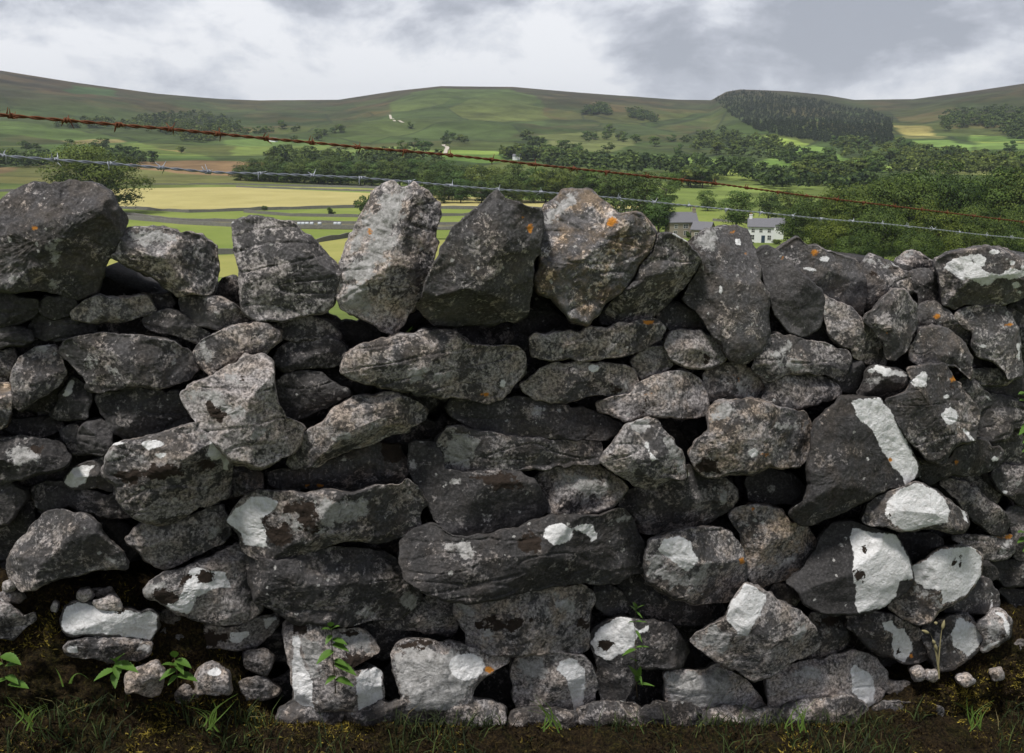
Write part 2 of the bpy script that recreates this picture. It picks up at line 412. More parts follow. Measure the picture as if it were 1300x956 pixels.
# ---- valley fields, laid as sheets on the flat valley floor
def field_mat(name, c1, c2, sc=.03):
    m, nt, b = new_mat(name); t = N(nt, 'ShaderNodeTexCoord')
    n = math_n(nt, 'ADD', math_n(nt, 'MULTIPLY', noise(nt, t.outputs['Object'], sc, 8, .65, .4), .75), math_n(nt, 'MULTIPLY', noise(nt, t.outputs['Object'], .5, 5, .7), .25))
    L(nt, ramp(nt, n, [(.35, c1), (.65, c2)]), b.inputs['Base Color']); b.inputs['Roughness'].default_value = .95
    b.inputs['Specular IOR Level'].default_value = .1
    return m
HAY = field_mat("mown_hay", (.30, .265, .10), (.41, .36, .15))
GRS = field_mat("green_pasture", (.125, .17, .034), (.20, .235, .058))
YGR = field_mat("yellow_pasture", (.20, .21, .055), (.30, .285, .09))
TRK = field_mat("stony_track", (.085, .085, .045), (.17, .155, .10), .25)
def vpt(px, py, dz=0):
    d = rays([[px, py]])[0]; t = (VF + dz - ZC) / d[2]; return CAM + d * t
def sheet(name, poly, mat, lift):
    P = []
    for i in range(len(poly)):
        a, b_ = np.array(poly[i], float), np.array(poly[(i + 1) % len(poly)], float)
        P.append(vpt(*a, lift)[:3])
    me = bpy.data.meshes.new(name); me.from_pydata([list(p) for p in P], [], [tuple(range(len(P)))])
    me.update()
    if me.polygons[0].normal.z < 0: me.flip_normals()
    return tag(mobj(name, me, mat), kind='structure')
sheet("hay_meadow", [(150, 236.5), (300, 237.5), (470, 245), (560, 248.5), (815, 261), (815, 267), (600, 264), (460, 262), (330, 265.5), (240, 268.5), (150, 263), (120, 250)], HAY, .12)
sheet("hay_meadow", [(-200, 229), (60, 229.5), (110, 233), (80, 242), (0, 241.5), (-200, 243)], HAY, .12)
sheet("hay_meadow", [(300, 235.5), (440, 238.5), (560, 243), (560, 245), (440, 241.5), (300, 237)], YGR, .15)
sheet("green_field", [(150, 265), (240, 270.5), (330, 267.5), (460, 264), (600, 266), (815, 269), (860, 275), (860, 288), (600, 284), (330, 282), (150, 277)], GRS, .12)
sheet("green_field", [(-160, 280), (150, 278.5), (330, 290), (480, 292), (815, 292), (815, 300), (520, 303), (450, 299), (300, 321), (150, 327), (-160, 330)], GRS, .12)
sheet("yellow_field", [(-160, 332), (150, 329), (300, 323), (450, 301), (520, 305), (815, 302), (815, 352), (-160, 352)], YGR, .14)
sheet("farm_track", [(320, 282.5), (480, 284.5), (600, 285.5), (815, 288), (815, 291.5), (480, 291.5), (330, 289.5), (220, 281), (150, 276.5), (150, 273)], TRK, .2)
sheet("green_field", [(820, 262), (935, 267), (1000, 275), (990, 290), (900, 300), (820, 298)], GRS, .12)
# ---- field walls
WALLM = plain("field_wall_stone", (.15, .145, .13), .9, .5, 1.5)
def field_wall(pts, label, h=1.25, th=.7):
    mb = MB(); Q = [vpt(*p) for p in pts]; P = []
    for a, b_ in zip(Q[:-1], Q[1:]):
        n = max(2, int(np.linalg.norm(b_ - a) / 4))
        P += [a + (b_ - a) * k / n for k in range(n)]
    P.append(Q[-1]); P = np.array(P); T = np.gradient(P, axis=0); T /= np.linalg.norm(T, axis=1)[:, None]
    Nn = np.stack([-T[:, 1], T[:, 0], 0 * T[:, 0]], 1)
    hh = h * (1 + .12 * rng.normal(size=len(P)))
    V = []
    for p, n_, h_ in zip(P, Nn, hh):
        V += [p - n_ * th / 2, p - n_ * th * .3 + [0, 0, h_], p + n_ * th * .3 + [0, 0, h_], p + n_ * th / 2]
    F = [(i * 4 + j, i * 4 + j + 1, i * 4 + 5 + j, i * 4 + 4 + j) for i in range(len(P) - 1) for j in range(3)]
    F += [(0, 3, 2, 1), tuple(len(P) * 4 - 4 + j for j in range(4))]
    base = P[0].copy(); mb.add(np.array(V) - base, F)
    o = mb.build("field_wall", WALLM, None, tuple(base)); tag(o, label, "stone wall", "dry stone walls between the valley fields")
field_wall([(-160, 244), (60, 243), (110, 236)], "low grey field wall at the near edge of the narrow hay strip, far left")
field_wall([(150, 264.5), (240, 270), (330, 267), (460, 263.5), (600, 265.5), (815, 268.5)], "long field wall along the near edge of the large yellow hay meadow")
field_wall([(310, 270), (370, 275), (480, 276.5), (600, 274), (815, 277)], "thin wall crossing the green field just past the single round bush")
field_wall([(150, 272.5), (230, 281), (330, 283), (480, 285), (600, 286), (815, 288)], "field wall on the far side of the stony farm track", 1.1)
field_wall([(-160, 278), (150, 277), (230, 285), (330, 290), (480, 292), (815, 292)], "field wall on the near side of the stony farm track", 1.4, 1.0)
field_wall([(300, 322), (400, 309), (450, 300), (520, 304)], "field wall running diagonally between the green and the yellowish field", 1.5)
field_wall([(-160, 331), (150, 328), (300, 322)], "nearest field wall behind the big dark cope stone at the left", 1.5)
field_wall([(150, 236), (300, 235.5), (440, 238), (560, 242.5), (640, 250)], "field wall along the far edge of the large hay meadow", 1.3)
field_wall([(300, 237.8), (440, 242.2), (560, 246)], "short wall between the thin pale strip and the hay meadow", 1.0)
field_wall([(-160, 228.5), (60, 229), (160, 236)], "field wall beyond the narrow hay strip, far left", 1.3)
field_wall([(905, 281), (940, 283), (1000, 286)], "garden wall between the stone house and the white house", 1.2)
# wrapped bales by the track
BALE = plain("white_bale_wrap", (.42, .45, .48), .45, .1, 1)
bm_ = MB()
def bale_mesh():
    mb = MB(); k = 14; V = []
    prof = [(-.62, .35), (-.6, .55), (-.5, .62), (.5, .62), (.6, .55), (.62, .35)]
    for x, r in prof: V += [(x, r * math.cos(t_), r * math.sin(t_) + .6) for t_ in np.arange(k) / k * 2 * math.pi]
    F = [(i * k + j, i * k + (j + 1) % k, (i + 1) * k + (j + 1) % k, (i + 1) * k + j) for i in range(5) for j in range(k)]
    F += [tuple(range(k))[::-1], tuple(5 * k + j for j in range(k))]
    mb.add(V, F); return mb
bo = None
for i, px in enumerate([380, 385, 390, 396, 406, 426, 431]):
    p = vpt(px, 286.4, .25)
    if bo is None: bo = bale_mesh().build("wrapped_bale", BALE, None, tuple(p), True)
    else:
        bo = bo.copy(); COL.objects.link(bo); bo.location = p
    bo.rotation_euler = (0, 0, random.uniform(-.12, .12))
    tag(bo, "white wrapped bale in the long row lying beside the farm track" if i < 5 else "white wrapped bale in the pair lying apart at the right end of the row", "bale", "white bales in the long row by the track" if i < 5 else "pair of white bales by the track")

# ------------------------------------------------------------------ trees
def leaf_mat(name, dark, light, hue=.0):
    m, nt, b = new_mat(name)
    t = attr(nt, 'tint'); oi = N(nt, 'ShaderNodeObjectInfo')
    c = mixc(nt, t, dark, light)
    c = mixc(nt, 1., c, ramp(nt, oi.outputs['Random'], [(0., (.75, .85, .9)), (.5, (1, 1, 1)), (1., (1.25, 1.12, .9))]), 'MULTIPLY')
    L(nt, c, b.inputs['Base Color']); b.inputs['Roughness'].default_value = .7; b.inputs['Specular IOR Level'].default_value = .2
    tr = N(nt, 'ShaderNodeBsdfTranslucent'); L(nt, c, tr.inputs[0])
    mx = N(nt, 'ShaderNodeMixShader'); mx.inputs[0].default_value = .25
    L(nt, b.outputs[0], mx.inputs[1]); L(nt, tr.outputs[0], mx.inputs[2])
    L(nt, mx.outputs[0], nt.nodes['Material Output'].inputs[0])
    return m
LEAF = leaf_mat("foliage", (.020, .040, .012), (.12, .165, .036))
LEAF_L = leaf_mat("foliage_light", (.045, .085, .02), (.11, .17, .04))
CONI = leaf_mat("conifer_needles", (.028, .042, .024), (.070, .088, .044))
BARK = plain("bark", (.08, .065, .05), .9, .3, 2)
def crown_pts(seed, n, shape='round', nclump=26, leaf=.04):
    g = np.random.default_rng(seed)
    # clump centres in a unit-height tree (trunk base at 0, top at 1)
    cs, rad = [], []
    while len(cs) < nclump:
        p = g.uniform(-1, 1, 3)
        if np.linalg.norm(p) > 1 or np.linalg.norm(p) < .35: continue
        if shape == 'round': c = p * [.42, .42, .42] + [0, 0, .50]
        elif shape == 'tall': c = p * [.22, .22, .40] + [0, 0, .56]
        elif shape == 'bush': c = p * [.48, .48, .38] + [0, 0, .45]
        else:
            z = g.uniform(.12, .97); rr = (1 - z) * .24 + .015; a = g.uniform(0, 6.28); c = np.array([rr * math.cos(a), rr * math.sin(a), z])
        cs.append(c); rad.append(g.uniform(.10, .19) if shape != 'cone' else .05 + .06 * (1 - c[2]))
    cs, rad = np.array(cs), np.array(rad)
    k = g.integers(0, nclump, n); d = g.normal(size=(n, 3)); d /= np.linalg.norm(d, axis=1)[:, None]
    d[:, 2] = np.abs(d[:, 2]) * np.where(g.random(n) < .8, 1, -1)
    rr = rad[k] * g.uniform(.55, 1.08, n) ** .6
    P = cs[k] + d * rr[:, None] * [1.15, 1.15, .8]
    P[:, 2] = np.maximum(P[:, 2], .02)
    nrm = d * [1, 1, 1.2] + g.normal(size=(n, 3)) * .28; nrm /= np.linalg.norm(nrm, axis=1)[:, None]
    a = np.cross(nrm, g.normal(size=(n, 3))); a /= np.linalg.norm(a, axis=1)[:, None]; b = np.cross(nrm, a)
    s = leaf * g.uniform(.6, 1.3, n)[:, None]
    V = np.stack([P - a * s, P - b * s * .6, P + a * s, P + b * s * .6], 1).reshape(-1, 3)
    tint = np.clip(g.normal(.5, .22, n) + (g.random(nclump)[k] - .5) * .8, 0, 1)
    cn = d * .75 + (P - [0, 0, .45]) * 1.1 + [0, 0, .12] + g.normal(size=(n, 3)) * .12; cn /= np.linalg.norm(cn, axis=1)[:, None]
    crown_pts.normals = np.repeat(cn, 4, 0)
    return V, np.arange(4 * n).reshape(-1, 4), np.repeat(tint, 4), cs
def make_tree(name, seed, shape, nleaf, leaf, mat, nclump=26):
    V, Q, t, cs = crown_pts(seed, nleaf, shape, nclump, leaf)
    cm = mesh_np("crown", V, Q, None, True, {'tint': t})
    if shape != 'cone': cm.normals_split_custom_set_from_vertices(crown_pts.normals.tolist())
    cm.materials.append(mat)
    mb = MB(); g = random.Random(seed)
    zt = .5 if shape in ('round', 'tall') else .3
    if shape == 'cone': zt = .9
    mb.tube([(0, 0, -.03), (0, 0, .1), (.01, .01, zt * .6), (0, 0, zt)], [.03, .022, .017, .008], 7)
    for c in cs[:8]:
        z0 = g.uniform(.2, zt * .9)
        if c[2] > z0: mb.tube([(0, 0, z0), ((c[0]) * .5, c[1] * .5, z0 + (c[2] - z0) * .6), tuple(c)], [.011, .007, .003], 5)
    tm = bpy.data.meshes.new("trunk"); tm.from_pydata(np.concatenate(mb.v).tolist(), [], mb.f); tm.materials.append(BARK); tm.update()
    return cm, tm
def place_tree(proto, name, p, h, wide, label, cat, group=None):
    t = empty(name, tuple(p), random.uniform(0, 6.28)); t.scale = (h * wide, h * wide, h)
    for nm, me in (("crown", proto[0]), ("trunk", proto[1])):
        o = bpy.data.objects.new(nm, me); COL.objects.link(o); o.parent = t
    return tag(t, label, cat, group)
FARP = [make_tree("t", 100 + i, 'round', 900, .055, LEAF if i % 3 else LEAF_L, 16) for i in range(6)]
MIDP = [make_tree("t", 200 + i, 'round', 5200, .020, LEAF if i != 2 else LEAF_L, 34) for i in range(4)]
LEAF_N = leaf_mat("foliage_near_wood", (.014, .034, .007), (.125, .175, .032))
NEARP = [make_tree("t", 300 + i, 'round', 17000, .0130, LEAF_N, 70) for i in range(3)]
TALLP = [make_tree("t", 400 + i, 'tall', 6000, .018, LEAF_L, 34) for i in range(2)]
BUSHP = [make_tree("t", 500 + i, 'bush', 2500, .035, LEAF, 18) for i in range(2)]
def tree_px(proto, name, px, ybase, ytop, wide, label, cat='tree', group=None, valley=False):
    p = vpt(px, ybase) if valley else on_ground(px, ybase)
    if p is None: return
    r = math.hypot(p[0], p[1]); h = (ybase - ytop) / F_PX * r * .98
    return place_tree(proto, name, p + [0, 0, -.1], h, wide, label, cat, group)
# near and single trees
DARKT = make_tree("t", 333, "round", 17000, .0130, LEAF, 60)
tree_px(DARKT, "broadleaf_tree", 128, 272, 187, 1.42, "round dark tree alone in the valley at left, behind the big dark boulder", valley=True)
tree_px(BUSHP[0], "round_bush", 420, 274.5, 261, 1.0, "round dark bush on the green field between the fourth and fifth cope stones", 'bush', valley=True)
tree_px(BUSHP[1], "round_bush", 336, 267.5, 259.5, 1.0, "tiny round bush on the near edge of the hay meadow", 'bush', valley=True)
tree_px(BUSHP[1], "round_bush", 466, 279, 240, .72, "tall dark bush showing left of the tall pale-streaked cope stone", 'bush', valley=True)
big = [(1003, 300, 262), (1030, 315, 246), (1065, 318, 236), (1100, 322, 224), (1142, 322, 220), (1188, 322, 211), (1235, 322, 215), (1282, 322, 216), (1325, 324, 212),
       (1052, 334, 268), (1120, 338, 262), (1180, 338, 256), (1245, 338, 258), (1305, 338, 262), (1085, 350, 290), (1370, 330, 210), (1160, 352, 292), (1225, 352, 288), (1290, 352, 290)]
for i, (px, yb, yt) in enumerate(big):
    tree_px(NEARP[i % 3], "broadleaf_tree", px, yb, yt, 1.0, "dark green tree massed in the wood behind the right end of the wall", 'tree', "trees of the near wood at the right", valley=True)
for i, px in enumerate(range(548, 850, 21)):
    yt = [212, 208, 214, 207, 211, 206, 210, 213, 209, 214, 210, 216, 214, 218, 216][i % 15]
    tree_px(MIDP[i % 4], "broadleaf_tree", px + random.uniform(-5, 5), 253 + (px - 548) * .03, yt, 1.05, "green tree in the long wood edge beyond the hay meadow, above the middle cope stones", 'tree', "trees of the wood edge above the middle cope stones", valley=True)
for i, px in enumerate(range(560, 800, 24)):
    tree_px(MIDP[(i + 1) % 4], "broadleaf_tree", px + random.uniform(-5, 5), 258, 222 + random.uniform(-3, 6), 1.15, "lower green tree at the front of the wood edge above the middle cope stones", 'tree', "lower trees in front of the wood edge", valley=True)
for i, px in enumerate(range(305, 590, 10)):
    tree_px(MIDP[i % 4], "broadleaf_tree", px + random.uniform(-4, 4), 232 + (px - 305) * .025, 204 + random.uniform(-5, 6), 1.2, "dark tree in the belt crossing the far side of the valley floor", 'tree', "trees of the dark belt across the valley floor", valley=True)
tree_px(MIDP[1], "broadleaf_tree", 812, 298, 219, .95, "tall dark tree just left of the stone house", valley=True)
tree_px(TALLP[0], "broadleaf_tree", 836, 301, 246, 1.1, "light green tree close against the left end of the stone house", valley=True)
tree_px(TALLP[1], "broadleaf_tree", 934, 293, 243, 1.35, "bright green leafy tree between the stone house and the white house", valley=True)
tree_px(MIDP[2], "broadleaf_tree", 898, 268, 240, 1.1, "pale green tree standing beyond the stone house chimney", valley=True)
tree_px(MIDP[0], "broadleaf_tree", 975, 280, 242, 1.1, "dark tree beyond the roof of the white house", valley=True)
tree_px(MIDP[3], "broadleaf_tree", 1003, 276, 240, 1.2, "second dark tree beyond the white house, to its right", valley=True)
tree_px(MIDP[1], "broadleaf_tree", 1014, 314, 264, 1.1, "dark tree close against the right end of the white house", valley=True)
tree_px(BUSHP[0], "shrub", 951, 311, 301, 1.3, "garden shrub hiding the lower left corner of the white house", 'shrub', valley=True)
tree_px(BUSHP[1], "shrub", 986, 310, 302, 1.5, "low garden shrub at the right side of the white house front", 'shrub', valley=True)
tree_px(BUSHP[0], "shrub", 874, 303, 292, .9, "small yellow-green shrub in front of the stone house", 'shrub', valley=True)
# scattered on the slopes
def scatter(poly, n, h0, h1, label, group, seed, protos=FARP, name="broadleaf_tree", clump=.5):
    g = random.Random(seed); xs = [p[0] for p in poly]; ys = [p[1] for p in poly]; k = 0; last = None; tries = 0
    while k < n and tries < n * 60:
        tries += 1
        if last and g.random() < clump: x, y = last[0] + g.uniform(-16, 16), last[1] + g.uniform(-2.5, 2.5)
        else: x, y = g.uniform(min(xs), max(xs)), g.uniform(min(ys), max(ys))
        if not inside(np.array([[x, y]]), poly)[0]: continue
        p = on_ground(x, y)
        if p is None: continue
        last = (x, y); k += 1
        r = math.hypot(p[0], p[1]); h = g.uniform(h0, h1)
        place_tree(g.choice(protos), name, p + [0, 0, -.3], h, g.uniform(1.0, 1.5), label, 'tree', group)
scatter([(640, 172), (730, 160), (866, 165), (866, 205), (760, 212), (640, 205)], 34, 10, 17, "dark tree scattered on the slope beyond the middle of the wall", "trees scattered on the middle slope", 1)
scatter([(866, 172), (960, 178), (1130, 185), (1300, 190), (1320, 222), (1100, 236), (866, 240)], 74, 9, 17, "dark tree in the broken hedgerows on the green slopes below the right-hand plantation", "hedgerow trees on the right slopes", 2, clump=.65)
scatter([(-20, 178), (60, 185), (240, 192), (290, 205), (250, 222), (-20, 226)], 34, 7, 14, "dark tree or tall bush on the far left side of the valley", "trees on the far left of the valley", 3, clump=.6)
scatter([(270, 165), (440, 160), (640, 165), (640, 196), (300, 200)], 26, 8, 14, "small dark tree dotted on the pasture below the central hill", "trees dotted below the central hill", 4)
scatter([(340, 224), (520, 229), (560, 240), (520, 238), (340, 231)], 12, 3, 6, "small bush in the rough strip between the hay meadow and the dark tree belt", "bushes in the rough strip beyond the hay meadow", 21, BUSHP, "round_bush", .2)
# woods that read as one mass
def wood(name, poly, n, h0, h1, label, mat, seed, shape):
    g = np.random.default_rng(seed); xs = [p[0] for p in poly]; ys = [p[1] for p in poly]; Vs, Ts = [], []
    protos = [crown_pts(seed * 7 + i, 110, shape, 10, .10) for i in range(4)]; k = 0
    xy = []
    while len(xy) < n:
        c_ = np.stack([g.uniform(min(xs), max(xs), 400), g.uniform(min(ys), max(ys), 400)], 1)
        xy += [tuple(c__) for c__ in c_[inside(c_, poly)]]
    for x, y in xy[:n]:
        p = on_ground(x, y, 600, 3600, 260)
        if p is None: continue
        V, Q, t, _ = protos[g.integers(4)]; h = g.uniform(h0, h1); a = g.uniform(0, 6.28)
        Rm = np.array([[math.cos(a), -math.sin(a), 0], [math.sin(a), math.cos(a), 0], [0, 0, 1]])
        Vs.append((V * [h * 1.25, h * 1.25, h]) @ Rm.T + p); Ts.append(np.clip(t + g.uniform(-.3, .3), 0, 1))
    V = np.concatenate(Vs); T = np.concatenate(Ts)
    me = mesh_np(name, V, np.arange(len(V)).reshape(-1, 4), None, False, {'tint': T})
    return tag(mobj(name, me, mat), label, 'wood', kind='stuff')
wood("conifer_plantation", [(907, 127), (925, 118), (940, 116), (972, 117), (990, 122), (1030, 126), (1062, 134), (1105, 141), (1132, 152), (1134, 178), (1110, 186), (1060, 182), (1010, 176), (960, 166), (930, 148)], 3200, 4.5, 7,
     "dark plantation covering the steep spur on the right skyline", CONI, 5, 'cone')
wood("hillside_wood", [(205, 147), (250, 145), (300, 156), (310, 172), (240, 184), (215, 172), (165, 166), (70, 162), (70, 157), (160, 155)], 260, 8, 14, "dark wood along the foot of the left hill, crossed by the rusty wire", LEAF, 6, 'round')
wood("hillside_wood", [(740, 136), (770, 134), (775, 146), (742, 148)], 60, 10, 15, "small dark copse high on the slope, left one of the pair", LEAF, 7, 'round')
wood("hillside_wood", [(795, 141), (815, 142), (838, 152), (836, 158), (800, 150)], 70, 8, 13, "small dark copse high on the slope, right one of the pair", LEAF, 8, 'round')
wood("hillside_wood", [(1185, 150), (1220, 142), (1300, 140), (1330, 150), (1330, 185), (1290, 178), (1240, 160), (1200, 168)], 220, 9, 15, "broken dark wood on the slope at the far right", LEAF, 9, 'round')
wood("hillside_wood", [(866, 178), (910, 170), (960, 176), (1010, 188), (1000, 205), (940, 200), (866, 190)], 90, 9, 14, "belt of dark trees under the left foot of the plantation", LEAF, 10, 'round')
wood("hillside_wood", [(955, 226), (1080, 228), (1110, 236), (1060, 244), (970, 240)], 60, 8, 13, "low belt of trees just left of and beyond the near wood", LEAF, 12, 'round')
wood("hillside_wood", [(1060, 188), (1150, 190), (1250, 205), (1300, 205), (1300, 214), (1150, 212), (1060, 202)], 80, 9, 13, "thick hedgerow wood across the green fields at the right", LEAF, 13, 'round')

for k_, (poly, n_, lab) in enumerate([
 ([(800, 205), (870, 208), (950, 214), (950, 220), (870, 216), (800, 214)], 34, "narrow belt of trees across the slope right of centre"),
 ([(690, 205), (800, 206), (860, 216), (860, 226), (690, 216)], 50, "belt of trees rising behind the wood edge, right of centre"),
 ([(1000, 196), (1040, 206), (1060, 220), (1010, 214), (985, 204)], 40, "clump of trees in the bright green slope field"),
 ([(880, 216), (960, 220), (1010, 226), (1000, 236), (930, 230), (880, 226)], 30, "belt of trees below the bright slope fields, left of the near wood"),
 ([(640, 194), (700, 198), (700, 206), (640, 204)], 40, "low belt of trees below the middle of the central hill"),
 ([(-20, 204), (60, 206), (60, 214), (-20, 213)], 40, "dark belt of trees at the far left edge of the valley"),
 ([(130, 198), (200, 202), (200, 209), (130, 207)], 40, "dark copse beyond the single round tree at left"),
 ([(340, 198), (420, 200), (500, 202), (560, 206), (560, 212), (340, 208)], 90, "back rows of the dark belt crossing the valley floor"),
 ([(1130, 222), (1330, 224), (1330, 216), (1130, 214)], 60, "far belt of trees seen just over the top of the near wood")]):
    wood("hillside_wood", poly, n_, 8, 14, lab, LEAF, 30 + k_, 'round')

# ------------------------------------------------------------------ houses
SLATE = plain("slate_roof", (.13, .13, .145), .7, .2, 2); WHITEW = plain("white_render", (.74, .75, .76), .8, .06, 1)
STONEW = plain("rubble_masonry", (.27, .235, .19), .9, .35, 2.5); GLASS = plain("window_glass", (.03, .035, .04), .15, .1, 1)
FRM = plain("window_frame_paint", (.6, .6, .58), .6, .05, 1); DOORM = plain("dark_blue_door_paint", (.03, .05, .08), .5, .1, 1); POT = plain("chimney_pot", (.25, .12, .07), .8, .2, 4)
def house(label, px, ybase, width, depth, wallh, roofh, rz, wmat, wins, doors, chims, name="house"):
    p = vpt(px, ybase); h = empty(name, tuple(p), rz); tag(h, label, 'house')
    W, D = width / 2, depth / 2
    m_ = MB()
    m_.add([(-W, -D, -2), (W, -D, -2), (W, D, -2), (-W, D, -2), (-W, -D, wallh), (W, -D, wallh), (W, D, wallh), (-W, D, wallh), (-W, 0, wallh + roofh), (W, 0, wallh + roofh)],
           [(0, 1, 5, 4), (2, 3, 7, 6), (1, 2, 6, 9, 5), (3, 0, 4, 8, 7), (0, 3, 2, 1)])
    m_.build("wall", wmat, h)
    r = MB(); e = .3; k = roofh / D; t = .22
    for s in (-1, 1):
        r.add([(-W - e, s * (D + e), wallh - e * k), (W + e, s * (D + e), wallh - e * k), (W + e, 0, wallh + roofh), (-W - e, 0, wallh + roofh),
               (-W - e, s * (D + e), wallh - e * k + t), (W + e, s * (D + e), wallh - e * k + t), (W + e, 0, wallh + roofh + t), (-W - e, 0, wallh + roofh + t)],
              [(0, 1, 2, 3), (4, 7, 6, 5), (0, 4, 5, 1), (0, 3, 7, 4), (1, 5, 6, 2)])
    ro = r.build("roof", SLATE, h)
    for x in chims:
        c_ = MB(); c_.box(x - .45, x + .45, -.35, .35, wallh + roofh - .4, wallh + roofh + 1.1); c_.box(x - .52, x + .52, -.42, .42, wallh + roofh + 1.1, wallh + roofh + 1.25)
        ch = c_.build("chimney", wmat, ro)
        for dx in (-.2, .2):
            q_ = MB(); q_.tube([(x + dx, 0, wallh + roofh + 1.25), (x + dx, 0, wallh + roofh + 1.75)], .12, 8); q_.build("chimney_pot", POT, ch)
    for (x, z, ww, hh) in wins:
        f_ = MB(); y = -D - .04; b_ = .1
        f_.box(x - ww / 2 - b_, x + ww / 2 + b_, y, -D, z - b_, z); f_.box(x - ww / 2 - b_, x + ww / 2 + b_, y, -D, z + hh, z + hh + b_)
        f_.box(x - ww / 2 - b_, x - ww / 2, y, -D, z, z + hh); f_.box(x + ww / 2, x + ww / 2 + b_, y, -D, z, z + hh); f_.box(x - .04, x + .04, y, -D - .012, z, z + hh)
        f_.box(x - ww / 2, x + ww / 2, y, -D - .012, z + hh / 2 - .04, z + hh / 2 + .04)
        fr = f_.build("window", FRM, h)
        g_ = MB(); g_.box(x - ww / 2, x + ww / 2, -D - .01, -D - .002, z, z + hh); g_.build("pane", GLASS, fr)
    for (x, ww, hh) in doors:
        d_ = MB(); d_.box(x - ww / 2, x + ww / 2, -D - .06, -D - .002, 0, hh); d_.build("door", DOORM, h)
    return h
house("white rendered house with a slate roof and a dark blue door", 965, 307, 7.2, 5.5, 4.6, 2.0, -.22, WHITEW,
      [(-2.4, .9, 1.1, 1.3), (.0, 3.0, .8, .9), (-2.2, 3.0, .8, .9), (2.3, 3.0, .8, .9), (2.4, .9, .9, 1.2)], [(.7, 1.0, 2.1)], [-3.0])
house("small white annexe with a grey roof on the right side of the white house", 986, 303, 3.6, 4.5, 4.4, 1.6, -.22, WHITEW, [(0, 2.8, .8, .9)], [], [])
house("grey-brown stone house with a pale slate roof and tall chimney", 864, 301, 8.5, 6, 4.8, 2.6, .12, STONEW,
      [(-2.6, .9, 1, 1.2), (-2.4, 3.0, .9, 1.0), (.6, .9, 1, 1.2), (.6, 3.0, 1.4, 1.1), (3.2, 3.0, .8, .9)], [(2.6, 1, 2)], [3.9])
house("low stone cottage with a gable joined to the right of the stone house", 892, 303, 5.6, 5, 2.9, 2.0, -.5, STONEW, [(-1.2, .9, .9, 1.0), (1.2, .9, .9, 1.0)], [], [])
# distant white farms
for px, py, w_, lab in ((347, 180, 9, "tiny white farm building on the far left slope above the rusty wire"), (656, 203, 7, "tiny white farmhouse on the green slope right of centre"),
                       (1076, 231, 9, "small grey roofed farm half hidden by trees left of the near wood")):
    p = on_ground(px, py); h = empty("farmhouse", tuple(p), random.uniform(-.5, .5)); tag(h, lab, 'house')
    m_ = MB(); W, D = w_ / 2, 3.
    m_.add([(-W, -D, -1), (W, -D, -1), (W, D, -1), (-W, D, -1), (-W, -D, 3.5), (W, -D, 3.5), (W, D, 3.5), (-W, D, 3.5), (-W, 0, 5.3), (W, 0, 5.3)],
           [(0, 1, 5, 4), (2, 3, 7, 6), (1, 2, 6, 9, 5), (3, 0, 4, 8, 7)])
    m_.build("wall", WHITEW, h)
    r = MB()
    for s in (-1, 1): r.add([(-W - .2, s * (D + .2), 3.45), (W + .2, s * (D + .2), 3.45), (W + .2, 0, 5.4), (-W - .2, 0, 5.4), (-W - .2, s * (D + .2), 3.65), (W + .2, s * (D + .2), 3.65), (W + .2, 0, 5.6), (-W - .2, 0, 5.6)], [(0, 1, 2, 3), (4, 7, 6, 5), (0, 4, 5, 1), (0, 3, 7, 4), (1, 5, 6, 2)])
    r.build("roof", SLATE, h)
# pale hill path
pm = plain("pale_track", (.42, .38, .32), .9, .15, 1)
for pts in ([(495, 146), (500, 153), (512, 156)], [(563, 184), (568, 188), (565, 195)]):
    Q = [on_ground(*p) + [0, 0, .6] for p in pts]; V = []
    Pp = [Q[0] + (Q[1] - Q[0]) * k / 8 for k in range(8)] + [Q[1] + (Q[2] - Q[1]) * k / 8 for k in range(9)]
    Pp = np.array(Pp); Pp[:, 2] = ground_z(Pp[:, 0], Pp[:, 1]) + .5
    for p in Pp: V += [p + [-2.2, 0, 0], p + [2.2, 0, 0]]
    me = mesh_np("hill_path", V, [(2 * i, 2 * i + 1, 2 * i + 3, 2 * i + 2) for i in range(len(Pp) - 1)], None); tag(mobj("hill_path", me, pm), kind='structure')
# ------------------------------------------------------------------ the dry stone wall
TILE = {'A0': (0, 220), 'A1': (325, 220), 'A2': (650, 220), 'A3': (975, 220), 'B0': (0, 440), 'B1': (325, 440), 'B2': (650, 440), 'B3': (975, 440),
        'C0': (0, 640), 'C1': (325, 640), 'C2': (650, 640), 'C3': (975, 640)}
TS = 3.984
def P_(tile, s):
    x0, y0 = TILE[tile]
    return np.array([[x0 + float(a.split(',')[0]) / TS, y0 + float(a.split(',')[1]) / TS] for a in s.split()])
def E_(cx, cy, rx, ry=None):
    ry = ry or rx
    return ' '.join('%.0f,%.0f' % (cx + rx * math.cos(t), cy + ry * math.sin(t)) for t in np.arange(12) / 12 * 6.283)
WALL = empty("dry_stone_wall", (0, 2.1, .1))
tag(WALL, "rough dry stone wall of grey limestone with white lichen patches across the whole foreground", "stone wall")
WINV = np.array([0, 2.1, .1])
NST = 0
